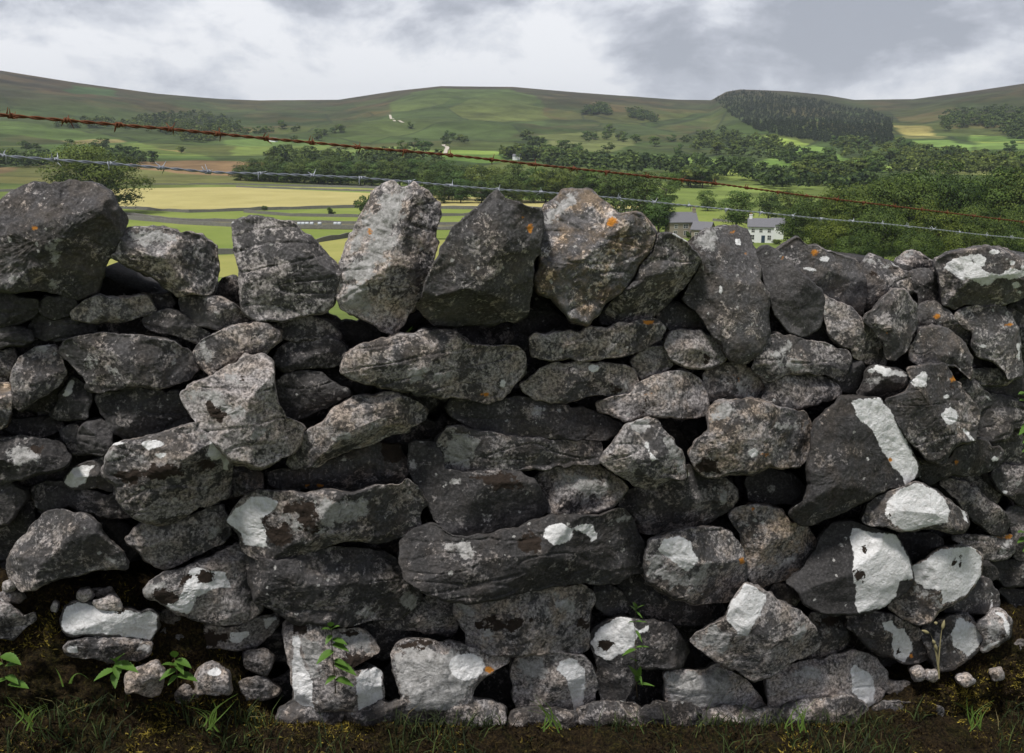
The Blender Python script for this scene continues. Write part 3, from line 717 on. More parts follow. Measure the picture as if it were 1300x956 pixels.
def stone(kind, tile, s, dz=0., tone=1., warm=.25, crust=.5, pat=(), cut=(), label=None, H=None, R=.22, depth=.24, nf=3, dome=.35, rough=1.):
    """one stone: its outline given in the plane of the wall face, a bulging, chipped front and a tapering body behind it.
    cut = (x, y, dx, dy, slope): the face falls away beyond that point in that direction"""
    global NST; NST += 1
    g = np.random.default_rng(NST * 13 + 5)
    poly = P_(tile, s)
    # orientation so that normals face the viewer
    ar = .5 * np.sum(poly[:, 0] * np.roll(poly[:, 1], -1) - np.roll(poly[:, 0], -1) * poly[:, 1])
    if ar < 0: poly = poly[::-1]
    # break the long edges as a split stone does, soften the corners a little, resample
    q = []
    for a, b_ in zip(poly, np.roll(poly, -1, 0)):
        q.append(a); ln_ = np.hypot(*(b_ - a)); nn_ = np.array([b_[1] - a[1], a[0] - b_[0]]) / (ln_ + 1e-6)
        k_ = int(ln_ / 13)
        for i_ in range(k_): q.append(a + (b_ - a) * ((i_ + g.uniform(.7, 1.3)) / (k_ + 1)) + nn_ * g.normal() * min(1.8, ln_ * .045))
    poly = np.array(q)
    q = []
    for a, b_ in zip(poly, np.roll(poly, -1, 0)):
        ln_ = np.hypot(*(b_ - a)); c_ = min(.25, 1.6 / (ln_ + 1e-6)); q += [a * (1 - c_) + b_ * c_, a * c_ + b_ * (1 - c_)]
    q = np.array(q); seg = np.hypot(*(np.roll(q, -1, 0) - q).T); cum = np.concatenate([[0], np.cumsum(seg)]); tot = cum[-1]
    n = int(np.clip(tot / 1.9, 48, 420)); u = np.arange(n) / n * tot
    qq = np.vstack([q, q[:1]]); O = np.stack([np.interp(u, cum, qq[:, 0]), np.interp(u, cum, qq[:, 1])], 1)
    # ragged edge
    tq = np.stack([O[:, 0] / 9, O[:, 1] / 9, np.full(n, NST * 3.1)], 1)
    nrm2 = np.roll(O, -1, 0) - np.roll(O, 1, 0); nrm2 = np.stack([nrm2[:, 1], -nrm2[:, 0]], 1); nrm2 /= np.hypot(*nrm2.T)[:, None] + 1e-9
    if np.mean(np.sum(nrm2 * (O - O.mean(0)), 1)) < 0: nrm2 = -nrm2
    O = O + nrm2 * (1.0 if kind == 'cope_stone' else 2.5)
    O = O + nrm2 * (1.6 * pn(tq) + .9 * pn(tq * 2.3))[:, None]
    ce = O.mean(0); X = O - ce; ev, evec = np.linalg.eigh(X.T @ X / n)
    ax = evec[:, 1]; mj, mn = math.sqrt(ev[1]) * 1.45, math.sqrt(ev[0]) * 1.45
    hl = max(0, mj - mn) * .85
    tt = np.clip(X @ ax, -hl, hl); SK = ce + tt[:, None] * ax
    M = int(np.clip(mn / 1.7, 8, 34))
    lev = np.concatenate([[0], (np.arange(1, M + 1) / M) ** 1.15])
    mpp = 1. / F_PX * 2.1
    Wm = 2 * mn * mpp
    if H is None: H = float(np.clip(.42 * Wm * g.uniform(.8, 1.2), .02, .095))
    if any(c_[4] >= 1.6 for c_ in cut): H *= 1.55
    Rpx = max(2.5, mn * R * g.uniform(.35, .8) * .8)
    pts2 = (O[None] * (1 - lev[:, None, None]) + SK[None] * lev[:, None, None])
    dist = np.linalg.norm(O - SK, axis=1)[None] * lev[:, None]
    e = np.clip(dist / Rpx, 0, 1)
    h = H * (.86 * np.clip(1 - (1 - e) ** 2, 0, 1) ** .5 + dome * .5 * lev[:, None])
    D2 = (pts2 - ce) * mpp                                     # metres in the face plane (y down)
    ta = g.uniform(-.2, .2, 2) + [0, -.06]; h = h + np.clip(lev[:, None] * 3, 0, 1) * (D2 @ ta)
    planes = []
    for k in range(nf):
        a = g.uniform(0, 6.28); d_ = np.array([math.cos(a), math.sin(a)])
        off = (abs(d_ @ ax) * mj + abs(d_ @ np.array([-ax[1], ax[0]])) * mn) * g.uniform(-.05, .45) * mpp
        planes.append((ce + d_ * off / mpp, d_, g.uniform(.35, 1.1)))
    # most split stones show a lit upper ledge with a sharp crest above the face
    if not cut and g.random() < .75:
        a = -1.57 + g.uniform(-.35, .35); d_ = np.array([math.cos(a), math.sin(a)])
        ext = (abs(d_ @ ax) * mj + abs(d_ @ np.array([-ax[1], ax[0]])) * mn) * mpp
        planes.append((ce + d_ * ext * g.uniform(.15, .5) / mpp, d_, g.uniform(.9, 1.8)))
    a0 = g.uniform(0, 6.28)
    for k in range(4):        # chips knocked off round the rim
        a = a0 + k * 1.571 + g.uniform(-.35, .35); d_ = np.array([math.cos(a), math.sin(a)])
        off = (abs(d_ @ ax) * mj + abs(d_ @ np.array([-ax[1], ax[0]])) * mn) * g.uniform(.55, .95) * mpp
        planes.append((ce + d_ * off / mpp, d_, g.uniform(.5, 1.6)))
    for c_ in cut:
        p0 = np.array([TILE[tile][0] + c_[0] / TS, TILE[tile][1] + c_[1] / TS]); d_ = np.array(c_[2:4], float); d_ /= np.linalg.norm(d_)
        planes.append((p0, d_, c_[4]))
    Pq = np.stack([pts2[..., 0].ravel() / 40, pts2[..., 1].ravel() / 40, np.full(pts2[..., 0].size, NST * 1.7)], 1)
    wob = (pn(Pq) * .014 + pn(Pq * 2.7) * .007 + pn(Pq * 6.1) * .0035).reshape(h.shape)
    for p0, d_, sl in planes:
        Dm = max(.004, float(np.max((O - p0) @ d_)) * mpp); sl = min(sl, .95 * H / Dm)
        hp = H * .98 - sl * (((pts2 - p0) @ d_) * mpp + wob)
        kk = .0014; hh = np.clip(.5 + .5 * (hp - h) / kk, 0, 1)
        h = hp * (1 - hh) + h * hh - kk * hh * (1 - hh)
    lim = .002 * np.clip(lev[:, None] * 6, 0, 1)
    h = np.maximum(h, lim)
    # to 3D
    B = on_wall(pts2.reshape(-1, 2), dz); cen = on_wall(ce[None], dz)[0]
    a_v = cen - CAM; a_v /= np.linalg.norm(a_v)
    ax_b = a_v * .85 + np.array([-.03, .15, 0]); ax_b /= np.linalg.norm(ax_b)    # the body runs back into the wall
    P = B - a_v * h.reshape(-1, 1)
    # relief
    wt = np.clip(lev * 9, .25, 1)[:, None].repeat(n, 1).ravel()
    S = P + NST * 7.7
    if kind == 'cope_stone' and tone > .6: tone *= 1.25
    elif tone > .6: tone *= 1.04
    dsp = .005 * fbm(S, 12, 2, .5) + .0030 * fbm(S, 40, 4, .64) * rough - .0015 * np.floor(np.clip(pn(S * 16) * 5 + 2.5, 0, 5)) * (rough > .8) +   .0015 * fbm(S, 60, 3, .6, True) * rough + .0011 * fbm(S, 230, 2, .6)
    # bedding cracks
    cr_ = pn(np.stack([S[:, 0] * 6, S[:, 1] * 6, S[:, 2] * 26], 1)); dsp -= .0045 * np.clip(1 - np.abs(cr_) * 20, 0, 1) * (g.random() < .3)
    P = P - a_v * (dsp * wt)[:, None]
    V = [P.reshape(len(lev), n, 3)]
    px_all = [pts2]
    # body and back
    O3 = B[:n]; c3 = O3.mean(0)
    for fr, shr in ((.06, 1.012), (.16, 1.0), (.35, .95), (.6, .88), (.82, .76), (.96, .5), (1., .05)):
        Rg = c3 + (O3 - c3) * shr + ax_b * depth * fr
        Rg = Rg + (fbm(Rg + NST * 5, 22, 3, .6) * .010)[:, None] * (Rg - c3 - ax_b * depth * fr) / (np.linalg.norm(Rg - c3 - ax_b * depth * fr, axis=1)[:, None] + 1e-6)
        V.insert(0, Rg[None]); px_all.insert(0, O[None])
    V = np.concatenate(V); PX = np.concatenate(px_all); nl = V.shape[0]
    i, j = np.meshgrid(np.arange(nl - 1), np.arange(n), indexing='ij')
    Q = np.stack([i * n + j, i * n + (j + 1) % n, (i + 1) * n + (j + 1) % n, (i + 1) * n + j], -1).reshape(-1, 4)
    back = len(V) * n; Vf = np.concatenate([V.reshape(-1, 3), [V[0].mean(0)]])
    T = [(back, (k + 1) % n, k) for k in range(n)]
    PXf = np.concatenate([PX.reshape(-1, 2), [ce]])
    at = {'tone': np.full(len(Vf), tone), 'warm': np.full(len(Vf), warm), 'crust': np.full(len(Vf), crust)}
    for nm in ('white', 'pale', 'orange', 'moss'):
        v = np.full(len(Vf), -60.)
        for (k, s_) in pat:
            if k == nm[0]: v = np.maximum(v, np.clip(sdist(PXf, P_(tile, s_)) * 1.65, -60, 60))
        at[nm] = v
    # close seams of the skeleton line by orientation test
    vv = Vf[Q[:, 0]]; nn = np.cross(Vf[Q[:, 1]] - vv, Vf[Q[:, 3]] - vv)
    fr_ = nn[(nl // 2) * n:].sum(0)
    if fr_ @ a_v > 0: Q = Q[:, ::-1]; T = [(a, c, b_) for a, b_, c in T]
    loc = c3
    me = mesh_np(kind, Vf - loc, Q, T, True, at); me.materials.append(ROCK)
    o = bpy.data.objects.new(kind, me); COL.objects.link(o); o.parent = WALL; o.location = Vector(loc - WINV)
    if label: o['label'] = label
    return o

C, F, K = "cope_stone", "wall_stone", "pinning_stone"
# --- cope stones
stone(C, 'A0', "-110,150 0,140 60,90 130,60 250,58 380,35 480,55 560,100 600,170 650,230 625,300 600,400 545,430 520,520 480,610 400,640 330,620 200,590 100,600 0,600 -110,590", 0, .85, .35, .4,
      [('p', E_(275, 400, 38, 55)), ('p', E_(268, 545, 20, 28)), ('p', E_(70, 520, 18, 14)), ('o', E_(175, 283, 12, 6))], [(512, 300, 1, -.1, 1.1), (330, 110, -.1, -1, .9)], "large dark rounded boulder at the left end", H=.10, rough=1.9, depth=.35)
stone(C, 'A0', "600,300 690,268 850,285 1000,310 1060,345 1100,370 1112,470 1100,560 1070,610 900,625 760,520 640,470 560,420 590,400", .02, 1.05, .4, .6,
      [('p', "660,310 760,300 870,320 890,345 780,350 680,345")], [(740, 500, -.35, 1, 1.8), (800, 350, 0, -1, .9)], "squat stone with a pale top resting tilted over a dark hole", rough=1.3)
stone(K, 'A0', "1120,540 1185,520 1215,560 1225,640 1130,650 1090,620", .16, .9)
stone(C, 'A1', "-125,245 -90,235 60,232 175,245 300,345 385,440 428,500 410,600 400,660 340,710 100,745 0,750 -70,700 -85,500 -110,380", .02, .95, .1, .55,
      [('w', E_(-115, 250, 14, 9))], [(60, 300, .1, -1, .8), (330, 420, .8, -.6, .6)], "dark blocky stone with a chamfered right shoulder", rough=1.2)
stone(C, 'A1', "650,45 690,38 725,68 740,75 800,52 870,90 935,160 935,210 910,290 910,400 880,530 820,640 750,760 690,820 640,800 530,730 430,680 400,610 425,480 445,390 480,320 520,230 580,130", -.03, 1.15, .45, .7,
      [('p', "600,180 640,110 735,110 745,200 715,280 690,370 650,470 600,560 560,560 450,540 475,480 560,410 575,330 500,380 470,410 500,310 560,220"), ('o', E_(574, 292, 16, 20)), ('p', "450,540 560,560 590,640 560,700 470,680 420,620")],
      [(560, 300, -1, -.2, .35), (740, 300, 1, .1, .45), (600, 740, .3, 1, 1.2)], "tall leaning stone streaked with pale lichen and split by a crack", H=.07, rough=1.2)
stone(C, 'A1', "1215,97 1250,140 1355,175 1435,195 1442,260 1428,400 1395,440 1390,600 1365,720 1310,755 1100,765 900,770 815,660 840,640 890,500 940,380 1000,280 1110,190", -.05, .95, .3, .45,
      [('o', E_(1373, 287, 24, 32)), ('o', E_(1338, 236, 8, 9)), ('w', "965,415 1010,368 1016,372 975,418"), ('w', E_(1128, 480, 9, 9))],
      [(1080, 560, .03, 1, 2.4), (1200, 200, -.75, -.45, .45), (1260, 250, 1, -.1, .5)], "pointed stone with an overhanging dark underside", H=.10, R=.12, dome=.2)
stone(C, 'A2', "145,205 190,140 260,95 340,80 400,90 480,150 540,210 600,195 660,200 700,250 725,310 715,370 640,460 610,530 560,600 480,650 430,720 385,770 300,750 240,680 120,600 110,560 130,440 145,300", -.05, 1.35, 1.0, .5,
      [('o', E_(503, 250, 26, 24)), ('p', "160,205 250,130 340,90 330,140 240,230 170,270"), ('p', "580,470 610,480 580,550 560,530")],
      [(380, 120, -.2, -1, .5), (190, 300, -1, 0, .8), (300, 680, -.4, 1, .8)], "big rough ochre-brown stone with an orange lichen spot", H=.09, rough=1.7)
stone(C, 'A2', "740,310 790,303 880,352 930,405 952,440 900,540 800,650 700,740 560,765 445,762 440,720 500,660 560,610 620,540 660,455 710,400", 0, .95, .35, .55,
      [('w', "800,308 830,318 885,352 870,358 810,322")], [(690, 505, .5, .9, 2.6)], "wedge stone tilted between two larger copes, its underside in shadow", H=.08, R=.10, dome=.15)
stone(C, 'A2', "885,350 960,300 1060,270 1130,262 1190,290 1220,370 1260,490 1300,650 1300,830 1260,920 1180,965 1100,945 1060,860 1020,830 940,700 860,640 905,555 955,440", 0, 1.05, .35, .4,
      [('w', E_(1143, 352, 16, 20)), ('o', E_(1113, 298, 15, 9)), ('o', E_(1175, 410, 8, 7)), ('w', E_(1058, 588, 10, 26)), ('p', "900,355 990,300 1060,275 1040,380 960,410")],
      [(1040, 500, -1, .05, .9), (1150, 330, .1, -1, .7)], "broad rounded stone with one round white spot near its top", H=.09, rough=.8)
stone(C, 'A3', "-65,400 -40,370 0,365 60,400 130,470 200,530 270,590 292,700 270,770 220,811 170,828 100,800 50,740 20,690 0,620 -30,500", 0, .85, .1, .3, [('o', E_(68, 430, 10, 8))],
      [(60, 480, -.6, -.8, .5)], "smooth bluish-grey rounded stone", rough=.6, dome=.6)
stone(C, 'A3', "40,388 100,350 150,320 200,365 250,370 330,400 420,430 470,470 495,540 500,620 480,712 440,705 350,660 290,630 240,560 180,515 110,455", .07, 1.05, .4, .4,
      [('w', E_(287, 435, 24, 17)), ('w', "170,478 215,470 255,492 240,502 190,490"), ('o', E_(230, 402, 20, 12))], [(350, 480, .3, 1, .6), (200, 360, 0, -1, .5)], "low peaked stone with two small white spots and an orange fleck")
stone(C, 'A3', "470,465 500,430 520,416 580,430 640,470 720,500 758,550 750,600 700,615 640,590 560,670 490,700 500,600 490,520", .10, 1.15, .4, .55, [('p', "490,440 530,425 560,440 520,460"), ('m', E_(535, 515, 22, 14)), ('p', E_(610, 470, 30, 10))])
stone(C, 'A3', "650,450 700,397 740,390 790,420 845,455 862,500 780,520 700,500", .16, 1.1, .3, .6, [('p', "700,400 735,393 720,420 690,425")])
stone(C, 'A3', "715,500 790,480 850,500 882,560 875,650 800,660 760,670 750,600 700,590 735,535", .08, .95, .2, .4, [], [(790, 520, .9, .3, .6)])
stone(C, 'A3', "845,440 900,410 1000,385 1100,364 1170,375 1240,400 1420,415 1420,560 1330,600 1270,640 1170,672 1050,668 1000,660 940,692 880,665 868,560 850,480", .03, 1.0, .35, .5,
      [('w', "885,480 940,430 1020,420 1030,440 1060,470 1110,500 1170,510 1230,480 1295,490 1320,520 1230,540 1160,530 1110,565 1060,560 1030,530 980,540"), ('w', "1025,415 1070,408 1105,430 1100,480 1050,470"), ('w', E_(1143, 403, 28, 12)), ('w', E_(1235, 453, 16, 12)), ('w', E_(1283, 478, 14, 18)), ('w', E_(1253, 562, 28, 18)), ('w', E_(1265, 598, 16, 14))],
      [(1050, 540, 0, 1, 1.1), (940, 560, -1, .2, .5)], "broad flat stone with a large white lichen splash, at the right end", H=.09)
stone(C, 'A3', "760,670 800,646 860,655 930,710 1000,750 1030,800 1020,870 960,830 910,790 830,780 755,820", .03, 1., .4, .5, [('o', E_(855, 725, 14, 14)), ('o', E_(965, 718, 8, 6))])
stone(C, 'A3', "480,745 560,670 640,583 690,590 750,660 757,740 720,850 700,900 640,945 600,940 580,850 530,790", -.02, .95, .3, .55, [('o', E_(603, 803, 10, 10))], [(620, 700, -1, 0, .5), (625, 700, 1, 0, .9)], "sharp pointed stone with a vertical ridge", H=.08, R=.1)
stone(C, 'A3', "285,608 350,650 430,685 478,740 545,790 580,860 600,960 540,975 490,960 430,930 415,890 350,862 310,820 285,720", -.01, .95, .3, .6, [], [(420, 700, .2, -1, .4)])
stone(C, 'A3', "710,880 780,785 860,775 920,790 1000,870 1035,930 1030,1050 950,975 850,985 760,975 712,940", -.02, .95, .45, .5, [('w', E_(815, 818, 9, 6))], [(800, 850, -.6, -.5, .5)])
stone(C, 'A3', "940,720 960,690 1050,668 1180,675 1230,710 1265,780 1280,900 1285,1030 1220,1050 1130,950 1060,930 1025,880 1030,800 960,750", .02, 1.1, .3, .55,
      [('w', "1255,860 1272,860 1280,960 1258,930"), ('o', E_(1215, 765, 24, 12)), ('p', "1190,690 1225,715 1250,790 1200,750"), ('w', E_(1085, 875, 16, 8))], [(1180, 720, .8, -.6, .7)], "broad stone with a thin white strip on its right edge")
# --- face stones, upper left
stone(F, 'A0', "-110,600 0,600 80,625 190,642 192,690 150,730 60,765 0,772 -110,772", 0, .75, .1, .3, [], [(60, 660, 0, -1, .5)])
stone(K, 'A0', "190,660 240,625 330,620 385,650 375,700 300,730 240,727 200,692", 0, .8, .1, .35, [], [(250, 670, -1, 0, .8)])
stone(F, 'A0', "360,700 430,650 500,622 640,635 740,622 775,680 790,690 700,722 620,747 480,752 370,732", -.01, 1., .4, .7, [('o', E_(590, 634, 30, 4))], [(500, 720, 0, 1, 1.5)])
stone(K, 'A0', "740,645 760,612 860,620 885,655 860,690 790,690", .05, .85)
stone(F, 'A0', "910,650 918,607 1000,612 1150,645 1240,715 1265,755 1150,800 1000,772 925,712", .0, .9, .35, .55, [('p', "1090,705 1140,700 1160,740 1140,750")])
stone(F, 'A0', "722,740 800,700 900,700 950,740 1060,812 1072,842 950,838 850,805 740,772", -.01, 1.0, .2, .6, [], [(850, 790, .2, 1, 1.)])
stone(F, 'A0', "150,775 200,700 260,730 370,722 480,765 500,822 390,835 300,850 230,845 160,812", .03, .85, .2, .45)
stone(F, 'A0', "-110,782 60,777 150,800 168,840 100,870 0,882 -110,882", .0, .9, .2, .45)
stone(F, 'B0', "300,20 330,-25 400,-45 560,-62 700,-55 780,-40 880,-20 960,25 1000,112 950,165 870,192 800,212 700,197 600,212 500,232 450,212 430,150 370,90", -.03, .9, .3, .5,
      [('p', "520,100 600,90 640,150 600,180 540,140"), ('p', E_(465, 95, 20, 22)), ('p', E_(880, 65, 16, 16))], [(600, -20, 0, -1, .6), (775, 80, 1, 0, .6)], "long flat-topped block under the squat cope stone")
stone(F, 'A1', "-312,900 -275,850 -165,800 0,755 60,765 120,800 112,850 40,912 -60,967 -180,1050 -260,990 -302,945", -.03, 1.1, .4, .65, [('p', "-300,900 -260,860 -230,900 -240,960 -290,950")], [(-120, 930, .3, 1, 1.)])
stone(F, 'A1', "88,768 160,740 260,722 340,745 400,790 428,832 400,848 300,842 200,852 130,832 100,800", .0, .9, .2, .6)
stone(F, 'B1', "90,60 140,-5 260,-36 380,-40 440,-5 462,40 440,75 400,97 300,102 200,112 140,127 100,92", -.01, .85, .15, .55, [], [(250, 20, 0, -1, .5)], dome=.5)
stone(F, 'B1', "438,130 460,50 520,0 600,-20 720,-55 850,-80 1000,-75 1080,-10 1200,5 1320,5 1357,40 1347,130 1300,190 1240,262 1170,287 1080,262 1000,247 850,242 740,227 640,207 570,187 500,165", -.05, 1.05, .4, .65,
      [('p', E_(945, 145, 42, 20)), ('w', E_(1243, 187, 16, 22)), ('o', E_(1150, 240, 26, 8)), ('p', "780,130 840,120 850,160 800,165")], [(850, -10, 0, -1, .9), (900, 190, 0, 1, .8)], "longest block in the upper courses, under the leaning cope stone", H=.09)
stone(F, 'B1', "90,190 150,140 230,124 330,130 400,190 470,220 485,240 400,282 280,332 180,372 140,352 110,290", .0, .75, .1, .35, [('p', E_(450, 212, 8, 6))], [(250, 300, .3, 1, 1)])
stone(F, 'B1', "160,590 200,540 240,450 370,350 400,310 500,255 640,238 720,243 840,300 852,360 760,432 720,432 620,472 480,512 400,552 260,602 190,614", -.04, 1.1, .45, .7,
      [('p', "400,440 440,410 470,450 430,475 380,465"), ('p', "590,400 640,345 672,350 660,385")], [(480, 460, .38, 1, 1.8), (690, 320, 1, .1, .8)], "long slanting block pointing down to the left")
stone(F, 'B1', "65,640 200,615 400,560 500,520 620,490 720,500 760,570 757,660 700,702 600,707 500,747 420,727 300,722 200,722 80,702", .01, .85, .5, .5, [('o', E_(325, 702, 18, 10)), ('o', E_(258, 702, 10, 5)), ('m', "620,490 720,470 745,560 690,600 620,570")], [(250, 690, 0, 1, .8)])
stone(F, 'B1', "-378,240 -330,205 -200,140 -60,50 30,45 80,90 100,280 150,370 240,405 222,480 190,532 100,572 30,607 -20,602 -130,572 -200,502 -260,442 -330,332", -.095, 1.15, .3, .8,
      [('p', "-370,235 -290,200 -200,210 -120,300 -60,330 -100,380 -180,330 -260,270 -340,270"), ('m', "-280,260 -230,290 -160,330 -135,370 -160,385 -230,350 -265,300"), ('m', E_(-70, 155, 18, 18)), ('p', "0,390 60,400 40,460 -40,460"), ('p', E_(-110, 160, 40, 40))],
      [(-100, 100, -.5, -.9, .5)], "large leaning stone with dark moss-filled hollows", H=.08, rough=1.3)
stone(F, 'B0', "495,260 560,230 700,210 900,218 930,290 985,372 950,392 850,432 720,462 640,467 570,432 545,380 510,330", .0, .7, .1, .4, [('p', E_(815, 310, 14, 12))], [(700, 250, 0, -1, .3), (640, 330, -1, .3, .4)])
stone(F, 'B0', "255,352 300,280 360,160 380,165 430,200 465,240 440,362 330,367", .02, .85, .15, .4, [('w', "318,250 350,165 375,170 368,230 345,252")])
stone(F, 'B0', "60,300 60,130 100,60 180,10 280,0 310,60 332,130 290,200 200,252 100,322", .0, .9, .4, .55, [('p', E_(190, 5, 30, 12))], [(200, 60, .3, -1, .5)])
stone(F, 'B0', "-110,10 60,15 85,60 60,140 50,185 -110,205", .02, .9, .3, .6)
stone(F, 'B0', "-110,188 30,198 62,240 52,320 20,402 -20,428 -110,422", -.02, 1.5, .9, .6)
stone(F, 'B0', "18,372 250,360 310,370 330,430 200,462 80,442 15,402", .05, .7, .3, .4)
stone(K, 'B0', "308,430 345,400 395,398 412,460 432,545 370,540 330,482", .01, .8, .3, .5, [], [(350, 440, 0, 1, .8)])
stone(K, 'B0', "400,422 430,390 510,375 545,400 562,470 572,532 520,550 440,532 405,482", -.01, .8, .1, .35)
stone(F, 'B0', "-110,465 150,462 200,475 320,500 357,560 340,602 200,642 80,672 0,692 -110,690", -.02, .6, .15, .35, [('p', E_(130, 555, 78, 60)), ('m', "150,500 215,500 210,560 160,535 140,530")], [], "dark stone with a round grey lichen disc at the left edge")
stone(F, 'B0', "328,672 370,620 450,590 530,560 540,640 585,712 560,727 450,707 350,712", .0, 1., .4, .4, [('w', "325,685 370,615 485,598 450,640 440,690 400,712 345,708")], [(450, 650, .4, .9, .8)], "small stone with a white lichen end")
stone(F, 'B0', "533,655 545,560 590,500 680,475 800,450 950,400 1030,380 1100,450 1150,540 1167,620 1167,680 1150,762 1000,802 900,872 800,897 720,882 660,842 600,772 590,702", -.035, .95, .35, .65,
      [('w', E_(610, 497, 42, 13)), ('w', "712,500 745,485 810,480 838,500 800,525 760,530"), ('w', E_(815, 553, 28, 12)), ('w', "1038,550 1050,480 1090,480 1110,530 1155,560 1150,632 1120,622 1110,570 1060,582"), ('p', E_(680, 560, 45, 30)), ('p', E_(575, 560, 30, 30)), ('m', "600,650 700,625 860,610 1040,580 1080,600 860,650 720,670 620,680"), ('p', E_(1040, 465, 14, 6))],  # the hollow across the face is put in as a dark colour band
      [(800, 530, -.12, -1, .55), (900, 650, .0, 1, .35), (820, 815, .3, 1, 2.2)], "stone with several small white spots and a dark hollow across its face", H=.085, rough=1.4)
stone(F, 'B0', "168,720 250,682 330,685 420,720 540,758 600,735 640,800 680,852 600,862 500,852 430,832 350,802 230,832 180,802", .02, .75, .2, .5)
stone(F, 'B0', "-110,690 50,693 130,745 90,822 40,892 -110,940", .0, .85, .1, .4)
stone(F, 'B0', "120,750 170,760 178,880 150,935 60,935 40,890 90,820", .06, .8, .1, .4)
stone(F, 'C0', "42,312 70,230 160,115 230,50 330,35 430,60 500,110 560,200 640,290 642,325 560,322 500,322 400,357 300,372 240,392 180,427 110,437 80,402 47,367", -.04, .95, .3, .6, [('p', "520,260 620,290 630,320 540,310")], [(300, 110, 0, -1, .7), (330, 300, .2, 1, .5)], "big rounded block low at the left edge", H=.09)
stone(F, 'C0', "640,182 680,125 740,97 850,95 960,60 1060,20 1120,10 1147,60 1157,150 1130,190 1000,252 920,292 830,327 790,312 740,280 690,222", -.02, .95, .3, .7, [('p', "1040,130 1100,110 1140,150 1060,170")], [(800, 130, 0, -1, .4)])
stone(F, 'C0', "450,60 560,70 660,110 650,180 700,240 640,285 560,200 500,120", .07, .7)
stone(F, 'B1', "-132,590 0,610 35,650 32,712 -60,745 -130,765", .03, .95, .7, .5)
stone(F, 'C1', "-145,85 -110,30 -80,-10 -20,-55 20,-65 200,-60 400,-65 500,-50 600,-90 740,-95 760,-125 830,-65 865,0 825,35 830,110 790,150 680,177 600,190 480,177 420,187 340,217 250,242 200,272 100,277 0,272 -60,237 -75,160", -.06, .95, .35, .6,
      [('w', "-150,85 -110,30 -20,-30 60,-35 122,-10 112,20 60,60 30,75 45,110 70,150 60,190 80,222 0,217 -60,207 -75,150"), ('p', "300,10 400,-25 560,-35 582,20 500,85 420,112 320,135 330,60"), ('p', E_(160, 65, 40, 25)), ('p', E_(240, 90, 50, 40)), ('m', "130,0 290,-10 300,50 330,110 250,130 210,60 130,30 60,70 50,90"), ('m', "60,110 150,110 190,180 110,230 60,200")],
      [(400, 120, .25, 1, 1.4), (585, 20, 1, .2, .5), (200, -20, 0, -1, .5)], "long stone with a large white lichen patch on its left end", H=.09, rough=1.5)
stone(F, 'C1', "-52,262 0,277 100,285 220,270 300,230 430,225 560,230 650,245 740,300 737,350 812,420 838,470 780,532 700,582 620,577 560,582 510,602 440,617 300,607 190,597 80,522 0,492 -30,400", -.03, .75, .25, .5,
      [('p', E_(760, 485, 50, 40)), ('p', E_(560, 550, 60, 20))], [(400, 290, 0, -1, .3), (150, 480, -.5, 1, .7)], "wide dark stone pointing to the right under the white-ended one", rough=1.3)
stone(F, 'C0', "730,440 770,390 830,350 930,330 1000,300 1100,250 1200,200 1240,260 1280,360 1290,470 1330,522 1290,562 1200,602 1120,607 1020,592 900,552 830,502 790,482 740,472", -.02, .95, .3, .7,
      [('w', "825,500 900,490 930,420 960,330 1000,318 1060,340 1130,345 1165,420 1100,425 1000,470 960,560 880,540"), ('m', E_(850, 470, 62, 38)), ('m', "900,400 950,350 965,370 900,460"), ('m', E_(1040, 370, 35, 35)), ('m', "1050,340 1110,400 1090,410"), ('p', "740,440 800,390 860,380 850,420 780,460")], [(1140, 380, 1, -.2, .9), (900, 480, -.2, 1, .4)], "stone with a white face spotted by black moss, low at left", H=.08)
stone(F, 'C0', "308,602 330,530 370,498 430,488 540,520 620,528 720,553 760,533 797,560 797,622 762,688 700,683 620,668 540,663 460,658 380,668 328,648", -.05, 1., .3, .4,
      [('w', "308,602 330,532 372,502 430,494 470,510 540,540 620,532 720,555 760,537 795,562 795,622 762,686 700,681 620,666 540,661 460,656 380,666 328,646"), ('m', "500,470 560,500 640,530 600,545 520,520")], [(500, 620, 0, 1, .4)], "flat block almost wholly covered in white lichen, low at the left", rough=.8)
stone(F, 'C0', "325,735 400,690 540,680 700,690 765,705 750,762 700,787 600,782 450,772 350,762", -.07, .9, .6, .6, [('w', "330,720 390,715 400,755 340,755"), ('p', E_(720, 730, 40, 30))], rough=1.4)
stone(F, 'C0', "-110,515 40,503 90,550 130,580 170,550 182,580 120,622 70,677 0,672 -110,672", -.03, 1.2, .2, .7)
stone(K, 'C0', "20,410 60,385 80,405 70,430 30,435", -.04, 1.3, .2, .9)
stone(F, 'C0', "975,680 1000,605 1100,618 1200,618 1290,572 1400,552 1412,590 1380,642 1290,725 1200,737 1100,717 1020,727", .0, .9, .3, .8,
      [('w', "1160,692 1170,650 1258,640 1262,660 1200,707"), ('m', E_(1070, 680, 75, 36)), ('w', "1330,580 1395,560 1400,585 1340,630")], [], "small stone speckled black and white at the wall foot")
stone(K, 'C0', "400,445 450,430 462,460 430,490 395,480", -.06, 1.4, .2, 1.); stone(K, 'C0', "470,492 560,462 602,490 620,535 540,528 490,520", -.07, 1.8, .3, 1.)
stone(K, 'C0', "262,530 280,490 292,500 285,545", -.02, 1.8, .3, 1.); stone(F, 'C0', "1000,880 1040,822 1100,818 1150,860 1160,960 1000,960", -.11, 1.1, .5, .8, [('w', "1040,850 1100,820 1125,850 1110,880 1060,870")])
stone(K, 'C0', "640,870 700,840 790,800 830,860 800,960 640,960", -.11, 1.1, .5, .9)
